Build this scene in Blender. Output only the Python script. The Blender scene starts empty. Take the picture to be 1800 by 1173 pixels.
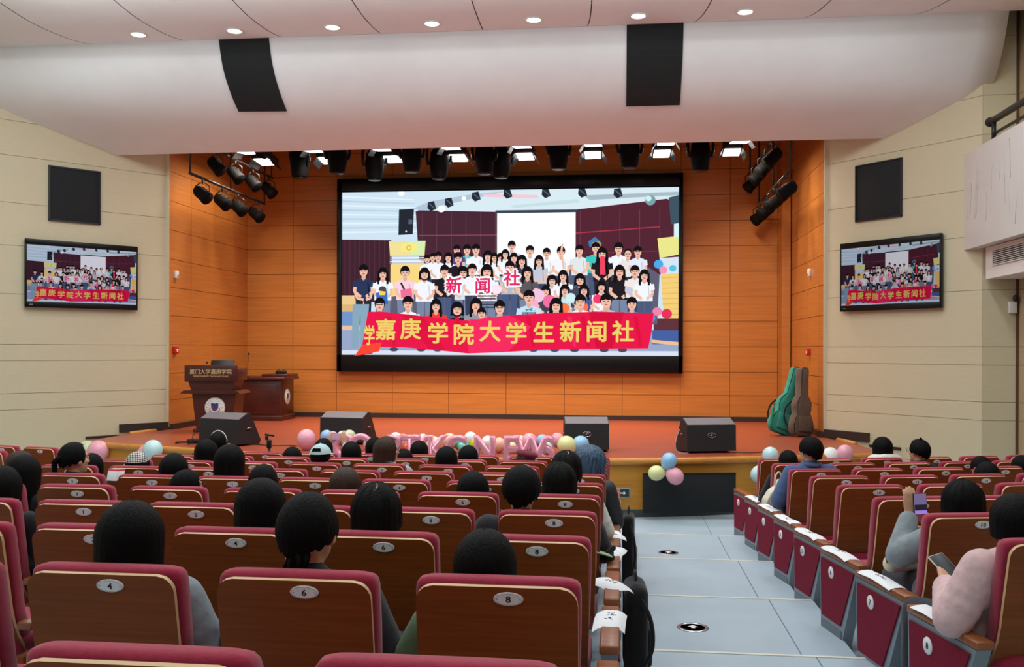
import bpy, bmesh, math, random
from mathutils import Vector, Matrix, noise
R = math.radians
rnd = random.Random(7)
scene = bpy.context.scene
COL = scene.collection
ZC = 2.13                      # eye height of the photographer above the floor in front of the stage

# ------------------------------------------------------------------ camera
cam_d = bpy.data.cameras.new('camera'); cam = bpy.data.objects.new('camera', cam_d); COL.objects.link(cam)
cam_d.sensor_width = 36; cam_d.lens = 1655.9 / 1800 * 36; cam_d.shift_y = 28.57 / 1800
cam_d.clip_start = .05; cam_d.clip_end = 200
yaw, roll = .1148, .003
F = Vector((-math.sin(yaw), math.cos(yaw), 0)); Rt = Vector((math.cos(yaw), math.sin(yaw), 0)); U = Vector((0, 0, 1))
ri = math.cos(roll) * Rt + math.sin(roll) * U; ui = math.cos(roll) * U - math.sin(roll) * Rt
m = Matrix((ri, ui, -F)).transposed().to_4x4(); m.translation = (0, 0, ZC); cam.matrix_world = m
scene.camera = cam
# ------------------------------------------------------------------ view, world, lights
scene.view_settings.view_transform = 'Standard'; scene.view_settings.look = 'None'
scene.view_settings.gamma = 1; scene.view_settings.exposure = 0.0
try: scene.view_settings.use_curve_mapping = False
except Exception: pass
scene.cycles.max_bounces = 5; scene.cycles.diffuse_bounces = 4; scene.cycles.use_adaptive_sampling = True; scene.cycles.adaptive_threshold = .02; scene.cycles.glossy_bounces = 3
scene.cycles.use_denoising = True; scene.cycles.sample_clamp_indirect = 4
w = bpy.data.worlds.new('world'); scene.world = w; w.use_nodes = True
w.node_tree.nodes['Background'].inputs[0].default_value = (.55, .6, .65, 1)
w.node_tree.nodes['Background'].inputs[1].default_value = .02

def area(name, loc, size, energy, color=(1, 1, 1), rot=(0, 0, 0), spread=180, size_y=None):
    d = bpy.data.lights.new(name, 'AREA'); d.energy = energy; d.color = color; d.size = size
    d.shape = 'RECTANGLE' if size_y else 'DISK'
    if size_y: d.size_y = size_y
    d.spread = R(spread)
    o = bpy.data.objects.new(name, d); COL.objects.link(o); o.location = loc; o.rotation_euler = rot
    return o
HALL = (.90, .97, 1.0); WARM = (1.0, .90, .74)
DOWN_X = [-6.70, -5.30, -3.91, -2.535, -1.16, .217, 1.59]
# downlights of the hall ceiling, row by row towards the back of the room
for y, z, e in ((11.2, 6.55, 38), (9.4, 6.95, 38), (6.8, 7.3, 36), (4.0, 7.4, 30), (1.2, 7.4, 22), (-2.0, 7.4, 24)):
    for x in (-7.5, -4.9, -2.3, .3, 2.9):
        area('ceiling_downlight_lamp', (x, y, z), .35, e, HALL)
for x in DOWN_X:
    area('lip_downlight_lamp', (x, 12.46, 6.49), .16, 7, (1, .97, .93), spread=100)
# soft stage panels
PAN1 = [-6.53 + 1.212 * i for i in range(8)]; PAN2 = [-6.55 + 1.21 * i for i in range(8)]
for x in PAN1:
    area('stage_panel_lamp', (x, 16.0, 5.52), .30, 27, WARM, (R(4), R(24 if x < -6 else -24 if x > 1.5 else 0), 0), 140 if x < -6 or x > 1.5 else 116, .42)
for x in PAN2:
    area('stage_panel_lamp', (x, 16.8, 5.50), .30, 17, WARM, (R(4), R(24 if x < -6 else -24 if x > 1.5 else 0), 0), 135 if x < -6 or x > 1.5 else 100, .42)
# unseen fill strips shining up, added to brighten the ceiling and fascia
for y, e in ((10.6, 42), (7.6, 30)):
    area('ceiling_fill', (-2.2, y, 6.15 if y > 9 else 6.6), 11, e, HALL, (R(150), 0, 0), 170, .15)
# light above the balcony on the right
area('balcony_lamp', (5.15, 12.0, 5.9), .3, 4, (1, .96, .86))

# ------------------------------------------------------------------ materials
def lin(c):
    if max(c) > 1: c = [v / 255 for v in c]
    return tuple(v / 12.92 if v <= .04045 else ((v + .055) / 1.055) ** 2.4 for v in c[:3]) + (1,)
MATS = {}
def mat(name, rgb, rough=.5, metal=0., spec=.5, vary=0., scale=(1, 1, 1), bump=0., bscale=None, dark=None, emit=0., coat=0., sheen=0., detail=4.):
    if name in MATS: return MATS[name]
    M = bpy.data.materials.new(name); M.use_nodes = True; n = M.node_tree.nodes; l = M.node_tree.links
    b = n['Principled BSDF']; c = lin(rgb)
    b.inputs['Base Color'].default_value = c; b.inputs['Roughness'].default_value = rough
    b.inputs['Metallic'].default_value = metal; b.inputs['Specular IOR Level'].default_value = spec
    b.inputs['Coat Weight'].default_value = coat
    if sheen: b.inputs['Sheen Weight'].default_value = sheen; b.inputs['Sheen Roughness'].default_value = .6
    if emit:
        b.inputs['Emission Color'].default_value = c; b.inputs['Emission Strength'].default_value = emit
    if vary or bump:
        tc = n.new('ShaderNodeTexCoord'); mp = n.new('ShaderNodeMapping'); l.new(tc.outputs['Object'], mp.inputs[0])
        mp.inputs['Scale'].default_value = scale
        ns = n.new('ShaderNodeTexNoise'); l.new(mp.outputs[0], ns.inputs['Vector']); ns.inputs['Scale'].default_value = 1; ns.inputs['Detail'].default_value = detail
        if vary:
            cr = n.new('ShaderNodeValToRGB'); l.new(ns.outputs[0], cr.inputs[0])
            d = lin(dark) if dark else tuple(v * (1 - vary) for v in c[:3]) + (1,)
            cr.color_ramp.elements[0].position = .32; cr.color_ramp.elements[0].color = d
            cr.color_ramp.elements[1].position = .68; cr.color_ramp.elements[1].color = tuple(min(1, v * (1 + vary * .5)) for v in c[:3]) + (1,)
            l.new(cr.outputs[0], b.inputs['Base Color'])
        if bump:
            src = ns
            if bscale:
                m2 = n.new('ShaderNodeMapping'); l.new(tc.outputs['Object'], m2.inputs[0]); m2.inputs['Scale'].default_value = bscale
                src = n.new('ShaderNodeTexNoise'); l.new(m2.outputs[0], src.inputs['Vector']); src.inputs['Scale'].default_value = 1
            bp = n.new('ShaderNodeBump'); l.new(src.outputs[0], bp.inputs['Height']); bp.inputs['Strength'].default_value = bump; bp.inputs['Distance'].default_value = .01
            l.new(bp.outputs[0], b.inputs['Normal'])
    MATS[name] = M; return M
seat_red = mat('seat_red_fabric', (164, 30, 62), .85, spec=.2, vary=.12, scale=(60, 60, 60), bump=.15, bscale=(400, 400, 400), sheen=.25)
seat_wood = mat('seat_brown_veneer', (138, 70, 22), .5, vary=.2, scale=(3, 6, 70), spec=.25)
ply_edge = mat('pale_plywood_edge', (214, 176, 128), .5)
arm_wood = mat('armrest_wood', (150, 88, 52), .35, vary=.2, scale=(6, 40, 6))
grey_metal = mat('seat_grey_metal', (138, 148, 156), .4, metal=.3)
plate_silver = mat('plate_brushed_silver', (246, 247, 248), .45, metal=.05, vary=.08, scale=(400, 10, 10))
ink = mat('black_ink', (18, 18, 20), .6)
orange_wood = mat('orange_wall_veneer', (194, 120, 56), .36, vary=.13, scale=(1.2, 1.2, 26), spec=.35)
groove = mat('panel_groove', (92, 34, 10), .8)
beige = mat('beige_wall_board', (206, 195, 164), .6, vary=.03, scale=(8, 8, 60))
beige_groove = mat('beige_wall_groove', (176, 165, 136), .8)
ceil_white = mat('ceiling_white_paint', (238, 237, 238), .75, vary=.02, scale=(3, 3, 3))
black_gap = mat('ceiling_gap', (30, 28, 30), .9)
stage_floor_m = mat('stage_red_boards', (164, 78, 54), .33, vary=.16, scale=(1.5, 40, 3), spec=.45)
stage_face_m = mat('stage_face_veneer', (206, 142, 48), .45, vary=.12, scale=(2, 2, 40))
stage_nose_m = mat('stage_nosing_wood', (208, 140, 62), .3, vary=.12, scale=(3, 30, 30))
base_dark = mat('dark_skirting', (48, 34, 30), .5)
stone_dark = mat('dark_stone_skirting', (66, 72, 70), .5)
lino = mat('pale_blue_vinyl', (170, 188, 199), .42, vary=.05, scale=(3, 3, 3))
lino_seam = mat('vinyl_seam', (104, 116, 124), .6)
nosing_m = mat('pale_nosing', (225, 222, 205), .4)
black_mesh = mat('black_grille_cloth', (22, 26, 28), .85, bump=.2, scale=(300, 300, 300))
black_plastic = mat('black_plastic', (20, 20, 22), .4)
black_gloss = mat('black_gloss', (10, 11, 14), .3, spec=.3)
black_matte = mat('black_cabinet_paint', (28, 29, 32), .6, bump=.2, scale=(250, 250, 250))
chrome = mat('bright_steel', (190, 190, 195), .25, metal=1)
steel_dark = mat('dark_steel_tube', (50, 48, 48), .4, metal=.6)
white_paint = mat('white_paint', (228, 226, 220), .6)
paper = mat('white_paper', (236, 238, 240), .7)
lect_wood = mat('dark_mahogany', (74, 30, 24), .32, vary=.25, scale=(4, 4, 40))
gold = mat('gold_lettering', (226, 206, 150), .4, metal=.2)
lamp_glow = mat('lamp_glow', (255, 252, 250), .5, emit=6)
down_glow = mat('downlight_glow', (255, 252, 248), .5, emit=5)
marble = mat('pale_marble', (214, 210, 206), .35, vary=.03, scale=(2, 2, 2))
vein = mat('marble_vein', (192, 187, 184), .5)
skin = mat('skin', (214, 164, 132), .55, vary=.06, scale=(30, 30, 30))
hair_black = mat('black_hair', (8, 8, 9), .62, spec=.12, bump=.6, scale=(160, 160, 9), vary=.4)
hair_soft = mat('soft_black_hair', (14, 13, 13), .65, spec=.12, bump=.6, scale=(130, 130, 12), vary=.4)
hair_brown = mat('brown_hair', (58, 40, 30), .55, spec=.25, bump=.6, scale=(150, 150, 9), vary=.35)
hair_blue = mat('blue_dyed_hair', (62, 98, 128), .45, spec=.4, bump=.6, scale=(90, 90, 6), vary=.6, dark=(22, 28, 38))
def cloth(name, rgb, **k): return mat(name, rgb, k.pop('rough', .9), spec=.2, bump=.35, scale=(26, 26, 26), vary=.12, sheen=.15, **k)
denim_dark = cloth('dark_trousers', (40, 44, 54))

# ------------------------------------------------------------------ mesh builder
class MB:
    def __init__(s): s.v = []; s.f = []; s.mi = []; s.mats = []; s.sm = []
    def m(s, M):
        if M not in s.mats: s.mats.append(M)
        return s.mats.index(M)
    def add(s, vs, fs, M, smooth=False, T=None):
        o = len(s.v); k = s.m(M)
        s.v += [tuple(T @ Vector(v)) if T else tuple(v) for v in vs]
        for f in fs: s.f.append([i + o for i in f]); s.mi.append(k); s.sm.append(smooth)
        return s
    def box(s, c, d, M, T=None, taper=None):
        x, y, z = d[0] / 2, d[1] / 2, d[2] / 2
        vs = [(c[0] + i * x, c[1] + j * y, c[2] + k * z) for i in (-1, 1) for j in (-1, 1) for k in (-1, 1)]
        return s.add(vs, [(0, 1, 3, 2), (4, 6, 7, 5), (0, 4, 5, 1), (2, 3, 7, 6), (0, 2, 6, 4), (1, 5, 7, 3)], M, False, T)
    def rbox(s, c, d, M, r=.01, seg=2, T=None, smooth=True):
        bm = bmesh.new(); bmesh.ops.create_cube(bm, size=1)
        for v in bm.verts: v.co = Vector((v.co.x * d[0], v.co.y * d[1], v.co.z * d[2])) + Vector(c)
        bmesh.ops.bevel(bm, geom=bm.edges[:], offset=r, segments=seg, affect='EDGES', profile=.5)
        bm.verts.ensure_lookup_table(); bm.verts.index_update()
        s.add([v.co.copy() for v in bm.verts], [[v.index for v in f.verts] for f in bm.faces], M, smooth, T); bm.free(); return s
    def prism(s, poly, a, b, M, axis='y', T=None, smooth=False):
        def P(u, v, t): return {'y': (u, t, v), 'x': (t, u, v), 'z': (u, v, t)}[axis]
        n = len(poly); vs = [P(u, v, a) for u, v in poly] + [P(u, v, b) for u, v in poly]
        fs = [[(i + 1) % n, i, i + n, (i + 1) % n + n] for i in range(n)]
        s.add(vs, fs, M, smooth, T); s.add(vs[:n], [list(range(n))], M, False, T); s.add(vs[n:], [list(range(n))[::-1]], M, False, T); return s
    def tube(s, pts, r, M, n=8, cap=True, T=None, close=False):
        pts = [Vector(p) for p in pts]; rs = r if isinstance(r, (list, tuple)) else [r] * len(pts); vs = []; up = Vector((0, 0, 1)); N = len(pts)
        for i, p in enumerate(pts):
            d = (pts[(i + 1) % N] - pts[i - 1]) if close else (pts[min(i + 1, N - 1)] - pts[max(i - 1, 0)])
            d.normalize(); a = d.cross(up)
            if a.length < .05: a = d.cross(Vector((0, 1, 0)))
            a.normalize(); b = d.cross(a)
            for k in range(n):
                t = 2 * math.pi * k / n; vs.append(p + (a * math.cos(t) + b * math.sin(t)) * rs[i])
        fs = []
        for i in range(N if close else N - 1):
            for k in range(n):
                j = (i + 1) % N; fs.append([i * n + k, i * n + (k + 1) % n, j * n + (k + 1) % n, j * n + k])
        if cap and not close: fs += [list(range(n))[::-1], [(N - 1) * n + k for k in range(n)]]
        return s.add(vs, fs, M, True, T)
    def lathe(s, prof, M, n=24, T=None, smooth=True):
        vs = [(r * math.cos(2 * math.pi * k / n), r * math.sin(2 * math.pi * k / n), z) for r, z in prof for k in range(n)]
        fs = [[i * n + k, i * n + (k + 1) % n, (i + 1) * n + (k + 1) % n, (i + 1) * n + k] for i in range(len(prof) - 1) for k in range(n)]
        if prof[0][0] > 1e-4: fs.append(list(range(n))[::-1])
        if prof[-1][0] > 1e-4: fs.append([(len(prof) - 1) * n + k for k in range(n)])
        return s.add(vs, fs, M, smooth, T)
    def ball(s, c, r, M, T=None, n=16, q=10):
        r = (r, r, r) if not hasattr(r, '__len__') else r; vs = []; fs = []
        for i in range(q + 1):
            a = math.pi * i / q
            for k in range(n):
                t = 2 * math.pi * k / n
                vs.append((c[0] + r[0] * math.sin(a) * math.cos(t), c[1] + r[1] * math.sin(a) * math.sin(t), c[2] + r[2] * math.cos(a)))
        for i in range(q):
            for k in range(n): fs.append([i * n + k, (i + 1) * n + k, (i + 1) * n + (k + 1) % n, i * n + (k + 1) % n])
        return s.add(vs, fs, M, True, T)
    def cap(s, p0, r0, p1, r1, M, n=12, q=4):
        p0, p1 = Vector(p0), Vector(p1); d = p1 - p0
        if d.length < 1e-6: d = Vector((0, 0, 1e-5))
        d.normalize(); a = d.cross(Vector((0, 0, 1)))
        if a.length < .05: a = d.cross(Vector((0, 1, 0)))
        a.normalize(); b = d.cross(a); rings = []
        for i in range(q + 1):
            t = math.pi / 2 * i / q; rings.append((p0 - d * r0 * math.cos(t), r0 * math.sin(t)))
        for i in range(q + 1):
            t = math.pi / 2 * i / q; rings.append((p1 + d * r1 * math.sin(t), r1 * math.cos(t)))
        vs = [p + (a * math.cos(2 * math.pi * k / n) + b * math.sin(2 * math.pi * k / n)) * max(r, 1e-5) for p, r in rings for k in range(n)]
        fs = [[i * n + k, i * n + (k + 1) % n, (i + 1) * n + (k + 1) % n, (i + 1) * n + k] for i in range(len(rings) - 1) for k in range(n)]
        return s.add(vs, fs, M, True)
    def mesh(s, name):
        me = bpy.data.meshes.new(name); me.from_pydata(s.v, [], s.f)
        for M in s.mats: me.materials.append(M)
        me.polygons.foreach_set('material_index', s.mi); me.polygons.foreach_set('use_smooth', s.sm); me.update()
        return me
    def fixed(s, name):
        me = s.mesh(name); bm = bmesh.new(); bm.from_mesh(me); bmesh.ops.remove_doubles(bm, verts=bm.verts, dist=1e-5)
        bmesh.ops.recalc_face_normals(bm, faces=bm.faces); bm.to_mesh(me); bm.free(); return me
    def build(s, name, parent=None, loc=None, rot=None, fix=True):
        return put(name, s.fixed(name) if fix else s.mesh(name), parent, loc, rot)
def put(name, me, parent=None, loc=None, rot=None):
    o = bpy.data.objects.new(name, me); COL.objects.link(o)
    if parent: o.parent = parent
    if loc is not None: o.location = loc
    if rot is not None: o.rotation_euler = rot
    return o
def tag(o, label, cat, group=None):
    o['label'] = label; o['category'] = cat
    if group: o['group'] = group
    return o
def thing(name, label, cat, loc=(0, 0, 0), rot=(0, 0, 0), group=None):
    o = bpy.data.objects.new(name, None); COL.objects.link(o); o.location = loc
    o.rotation_euler = rot if hasattr(rot, '__len__') else (0, 0, rot); o.empty_display_size = .1
    return tag(o, label, cat, group)
def struct(o): o['kind'] = 'structure'; return o
def organic(name, mb, voxel=.01, smooth=3, M=None):
    me = mb.mesh('tmp'); o = bpy.data.objects.new('tmp', me); COL.objects.link(o)
    r = o.modifiers.new('r', 'REMESH'); r.mode = 'VOXEL'; r.voxel_size = voxel; r.use_smooth_shade = True
    if smooth: sm = o.modifiers.new('s', 'SMOOTH'); sm.iterations = smooth; sm.factor = .5
    bpy.context.view_layer.update()
    dg = bpy.context.evaluated_depsgraph_get(); out = bpy.data.meshes.new_from_object(o.evaluated_get(dg)); out.name = name
    out.materials.clear(); out.materials.append(M or (mb.mats[0] if mb.mats else None))
    for p in out.polygons: p.material_index = 0; p.use_smooth = True
    bpy.data.objects.remove(o); bpy.data.meshes.remove(me); return out
TXT = {}
def text_geo(body, bold=0., size=1., extrude=0., bevel=0., res=2):
    """vertices and faces of a string, centred, glyphs standing in the xz plane"""
    key = (body, bold, size, extrude, bevel, res)
    if key in TXT: return TXT[key]
    c = bpy.data.curves.new('t', 'FONT'); c.body = body; c.size = size; c.offset = bold; c.extrude = extrude; c.bevel_depth = bevel; c.bevel_resolution = 3
    c.resolution_u = res; c.align_x = 'CENTER'; c.align_y = 'CENTER'
    o = bpy.data.objects.new('t', c); COL.objects.link(o); bpy.context.view_layer.update()
    me = bpy.data.meshes.new_from_object(o.evaluated_get(bpy.context.evaluated_depsgraph_get()))
    vs = [(v.co.x, -v.co.z, v.co.y) for v in me.vertices]; fs = [list(p.vertices) for p in me.polygons]
    cx = (max(v[0] for v in vs) + min(v[0] for v in vs)) / 2; cz = (max(v[2] for v in vs) + min(v[2] for v in vs)) / 2
    vs = [(x - cx, y, z - cz) for x, y, z in vs]
    bpy.data.objects.remove(o); bpy.data.curves.remove(c); bpy.data.meshes.remove(me)
    TXT[key] = (vs, fs); return TXT[key]
def smoothpath(pts, n=6):
    out = []; P = [Vector(p) for p in pts]
    for i in range(len(P) - 1):
        a, b, c, d = P[max(i - 1, 0)], P[i], P[i + 1], P[min(i + 2, len(P) - 1)]
        for k in range(n):
            t = k / n; out.append(.5 * ((2 * b) + (c - a) * t + (2 * a - 5 * b + 4 * c - d) * t * t + (3 * b - a - 3 * c + d) * t ** 3))
    out.append(P[-1]); return out

# ================================================================== THE SETTING
XC = -2.2                      # axis of the hall
def fl(y): return .554 - .0663 * (y - 2.577) - .035            # the raked floor
b = MB()
b.add([(-12, -8, fl(-8)), (9, -8, fl(-8)), (9, 10.43, 0), (-12, 10.43, 0)], [(0, 1, 2, 3)], lino)
b.add([(-12, 10.43, 0), (9, 10.43, 0), (9, 16, 0), (-12, 16, 0)], [(0, 1, 2, 3)], lino)
struct(b.build('floor'))
# the aisle runs down in shallow steps with pale nosings
STEPS = [(.2, 3.55, .60), (3.55, 5.24, .48), (5.24, 6.88, .36), (6.88, 8.65, .24), (8.65, 10.42, .12)]
def aisle(x0, x1, mirror=False):
    for i, (y0, y1, z) in enumerate(STEPS):
        b = MB(); b.box(((x0 + x1) / 2, (y0 + y1) / 2, z - .3), (x1 - x0, y1 - y0, .6), lino)
        b.box(((x0 + x1) / 2, y1 - .012, z + .002), (x1 - x0, .024, .005), nosing_m)
        sx = 1.05 if not mirror else 2 * -2.35 - 1.05
        b.box((sx, (y0 + y1) / 2, z + .0012), (.006, y1 - y0 - .05, .002), lino_seam)
        struct(b.build('trim_%d' % (i + 1 + (10 if mirror else 0))))
aisle(.01, 1.36); aisle(-6.35, -4.72, True)
b = MB(); b.box((1.05, 11.4, .001), (.006, 1.9, .002), lino_seam); b.box((-5.75, 11.4, .001), (.006, 1.9, .002), lino_seam); struct(b.build('trim_20'))

# ---- stage
EDGE = [(0, 11.92), (1, 11.94), (2, 12.02), (3, 12.22), (3.7, 12.48), (4.4, 12.72), (5.0, 12.93), (5.45, 13.08), (5.62, 13.18), (5.66, 13.35), (5.66, 14.2), (5.66, 14.98)]
def edge_full(E, off=0.): 
    P = [(XC - d, y) for d, y in reversed(E[1:])] + [(XC + d, y) for d, y in E]
    return smoothpath([(x, y, 0) for x, y in P], 5)
SZ = .756
ef = edge_full(EDGE)
nrm = []
for i, p in enumerate(ef):
    t = ef[min(i + 1, len(ef) - 1)] - ef[max(i - 1, 0)]; t.normalize(); nrm.append(Vector((t.y, -t.x, 0)))
st = thing('stage', 'wide low wooden stage with red boards and a bowed front edge', 'stage', (0, 0, 0))
b = MB(); n = len(ef)
vs = [(p.x, p.y, SZ) for p in ef] + [(p.x, 18.6 if abs(p.x - XC) < 5.41 else 14.98, SZ) for p in ef]
b.add(vs, [(i, i + 1, n + i + 1, n + i) for i in range(n - 1)], stage_floor_m)
b.build('stage_floor', st)
b = MB()
# bullnose
for i in range(n - 1):
    for k in range(6):
        def q(i, k):
            a = math.pi * k / 6; return ef[i] + nrm[i] * (.03 * math.sin(a) + .005) + Vector((0, 0, SZ - .045 + .045 * math.cos(a)))
        b.add([q(i, k), q(i + 1, k), q(i + 1, k + 1), q(i, k + 1)], [(0, 1, 2, 3)], stage_nose_m, True)
b.build('nosing', st)
b = MB()
for i in range(n - 1):
    p, q_ = ef[i] - nrm[i] * .03, ef[i + 1] - nrm[i + 1] * .03
    b.add([(p.x, p.y, .09), (q_.x, q_.y, .09), (q_.x, q_.y, SZ - .05), (p.x, p.y, SZ - .05)], [(0, 1, 2, 3)], stage_face_m)
b.build('front_panelling', st)
b = MB()
for i in range(n - 1):
    p, q_ = ef[i] - nrm[i] * .02, ef[i + 1] - nrm[i + 1] * .02
    b.add([(p.x, p.y, 0), (q_.x, q_.y, 0), (q_.x, q_.y, .095), (p.x, p.y, .095)], [(0, 1, 2, 3)], stone_dark)
b.build('stone_plinth', st)
# short rounded ends of the old stage edge where it meets the skirting
for sg in (-1, 1):
    b = MB(); b.tube([(XC + sg * 5.63, 14.35, SZ + .004), (XC + sg * 5.52, 14.95, SZ + .004)], .035, stage_nose_m, 10); struct(b.build('trim_%d' % (30 + sg)))

# ---- panelled walls: boards with real gaps on a dark backing
def panel_wall(b, o, ux, xs, zs, M, G, gap=.008, th=.02, nrm=None):
    """o origin, ux unit direction along the wall, boards standing out along nrm"""
    o = Vector(o); ux = Vector(ux); N = Vector(nrm)
    def P(s, z, t): return o + ux * s + N * t + Vector((0, 0, z))
    b.add([P(xs[0], zs[0], 0), P(xs[-1], zs[0], 0), P(xs[-1], zs[-1], 0), P(xs[0], zs[-1], 0)], [(0, 1, 2, 3)], G)
    for i in range(len(xs) - 1):
        for j in range(len(zs) - 1):
            g = gap / 2; a, c = xs[i] + (g if i else 0), xs[i + 1] - (g if i < len(xs) - 2 else 0); e, f = zs[j] + (g if j else 0), zs[j + 1] - (g if j < len(zs) - 2 else 0)
            vs = [P(s, z, t) for t in (.002, th) for s, z in ((a, e), (c, e), (c, f), (a, f))]
            b.add(vs, [(4, 5, 6, 7), (0, 1, 5, 4), (1, 2, 6, 5), (2, 3, 7, 6), (3, 0, 4, 7)], M)
ZJ = [SZ + .08, .765 + .49, 1.71, 2.20, 2.695, 3.18, 3.66, 4.16, 4.65, 5.15, 5.65, 6.1, 6.6]
b = MB(); panel_wall(b, (0, 18.62, 0), (1, 0, 0), [-7.62, -6.65, -5.73, -4.57, -3.42, -2.26, -1.10, .035, 1.157, 2.10, 3.0, 3.2], ZJ, orange_wood, groove, nrm=(0, -1, 0)); struct(b.build('wall_back'))
b = MB(); panel_wall(b, (-7.64, 0, 0), (0, 1, 0), [15.24, 16.05, 16.99, 17.93, 18.62], ZJ, orange_wood, groove, nrm=(1, 0, 0)); struct(b.build('wall_stage_left'))
b = MB(); panel_wall(b, (3.22, 0, 0), (0, 1, 0), [15.38, 15.77, 16.70, 17.70, 18.62], ZJ, orange_wood, groove, nrm=(-1, 0, 0)); struct(b.build('wall_stage_right'))
# corner post on the right of the back wall
b = MB(); b.box((3.1, 18.42, (SZ + 6.6) / 2), (.16, .34, 6.6 - SZ), orange_wood); struct(b.build('trim_21'))
b = MB(); b.box((XC, 18.57, SZ + .045), (10.9, .07, .09), base_dark); struct(b.build('baseboard_back'))
b = MB(); b.box((-7.58, 16.95, SZ + .045), (.06, 3.4, .09), base_dark); struct(b.build('baseboard_stage_left'))
b = MB(); b.box((3.16, 17.0, SZ + .045), (.06, 3.25, .09), base_dark); struct(b.build('baseboard_stage_right'))
# beige splayed walls
c40, s40 = .641, .767
ZB = [-.4, .55, 1.19, 1.44, 1.94, 2.19, 2.96, 3.70, 4.35, 5.07, 5.6, 6.4, 7.6]
b = MB(); panel_wall(b, (-7.66, 15.26, 0), (-c40, -s40, 0), [0, 2.62], ZB, beige, beige_groove, .006, .012, (s40, -c40, 0)); struct(b.build('wall_left'))
b = MB(); panel_wall(b, (3.23, 15.40, 0), (c40, -s40, 0), [0, 2.57], ZB, beige, beige_groove, .006, .012, (-s40, -c40, 0)); struct(b.build('wall_right'))
b = MB(); b.box((-7.65, 15.25, 3.8), (.05, .05, 6.0), beige); b.box((3.22, 15.39, 3.8), (.05, .05, 6.0), beige); struct(b.build('trim_22'))
b = MB(); panel_wall(b, (4.87, 13.42, 0), (1, 0, 0), [0, .47], ZB, beige, beige_groove, .006, .012, (0, -1, 0)); struct(b.build('wall_right_return'))
b = MB(); panel_wall(b, (5.34, 13.42, 0), (0, -1, 0), [0, 3.0, 6, 9, 12, 15, 21.4], ZB, mat('tan_wall_board', (178, 156, 122), .6, vary=.03, scale=(8, 8, 60)), beige_groove, .006, .012, (-1, 0, 0)); struct(b.build('wall_right_side'))
b = MB(); b.box((5.31, 13.40, 3.4), (.03, .03, 7.2), mat('brown_door_trim', (96, 62, 40), .5)); struct(b.build('trim_23'))
b = MB(); panel_wall(b, (-9.34, 13.25, 0), (-1, 0, 0), [0, .5], ZB, beige, beige_groove, .006, .012, (0, -1, 0)); struct(b.build('wall_left_return'))
b = MB(); panel_wall(b, (-9.82, 13.25, 0), (0, -1, 0), [0, 3.0, 6, 9, 12, 15, 21.3], ZB, beige, beige_groove, .006, .012, (1, 0, 0)); struct(b.build('wall_left_side'))
b = MB(); b.box((XC, -8, 3.8), (20, .1, 9), beige); struct(b.build('wall_rear'))
# skirting where the splayed walls meet the stage
for sg, side, o in ((-1, 'left', (-7.66, 15.26)), (1, 'right', (3.23, 15.40))):
    b = MB(); u = Vector((sg * c40, -s40, 0)); nn = Vector((-sg * s40, -c40, 0)); o = Vector((o[0], o[1], 0))
    for L, z0, z1, th in ((.82, SZ, SZ + .13, .05),):
        P = [o + nn * .012, o + u * L + nn * .012, o + u * L + nn * th, o + nn * th]
        vs = [(p.x, p.y, z) for z in (z0, z1) for p in P]
        b.add(vs, [(0, 1, 2, 3), (4, 5, 6, 7), (0, 1, 5, 4), (1, 2, 6, 5), (2, 3, 7, 6), (3, 0, 4, 7)], base_dark)
    P = [o + u * .82 + nn * .012, o + u * 1.35 + nn * .012, o + u * 1.35 + nn * .03, o + u * .82 + nn * .03]
    vs = [(p.x, p.y, z) for z in (SZ - .08, SZ - .04) for p in P]
    b.add(vs, [(0, 1, 2, 3), (4, 5, 6, 7), (0, 1, 5, 4), (1, 2, 6, 5), (2, 3, 7, 6), (3, 0, 4, 7)], base_dark)
    struct(b.build('baseboard_%s' % side))

# ---- proscenium fascia: a concave white band, and the ceiling with its lip
PL = [(14.6, 3.17), (13.3, 3.60), (12.84, 3.98), (12.80, 4.43)]
PC = [(14.6, 3.177), (13.7, 3.54), (13.13, 3.99), (12.88, 4.43)]
PR = [(14.6, 3.17), (13.6, 3.50), (13.15, 3.90), (12.88, 4.43)]
def fasc(x, t):
    """point of the fascia, t 0 (lower edge) .. 1 (lip)"""
    u = max(-1, min(1, (x - XC) / 7.3)); A, w_ = (PL, u * u) if u < 0 else (PR, u * u)
    pts = [Vector((a[0] * w_ + c[0] * (1 - w_), a[1] * w_ + c[1] * (1 - w_), 0)) for a, c in zip(A, PC)]
    k = t * 3; i = min(2, int(k)); f = k - i
    a, b_, c, d = pts[max(i - 1, 0)], pts[i], pts[i + 1], pts[min(i + 2, 3)]
    p = .5 * ((2 * b_) + (c - a) * f + (2 * a - 5 * b_ + 4 * c - d) * f * f + (3 * b_ - a - 3 * c + d) * f ** 3)
    return Vector((x, p.x, p.y + ZC))
b = MB(); NX, NT = 40, 16; X0, X1 = -9.7, 5.0
g = [fasc(X0 + (X1 - X0) * i / NX, j / NT) for i in range(NX + 1) for j in range(NT + 1)]
b.add(g, [(i * (NT + 1) + j, (i + 1) * (NT + 1) + j, (i + 1) * (NT + 1) + j + 1, i * (NT + 1) + j + 1) for i in range(NX) for j in range(NT)], ceil_white, True)
zl = 3.175 + ZC
b.add([(X0, 14.6, zl), (X1, 14.6, zl), (X1, 15.45, zl + .26), (X0, 15.45, zl + .26)], [(0, 1, 2, 3)], ceil_white)
b.add([(X0, 15.45, zl + .26), (X1, 15.45, zl + .26), (X1, 15.45, zl + 2), (X0, 15.45, zl + 2)], [(0, 1, 2, 3)], ceil_white)
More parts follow.
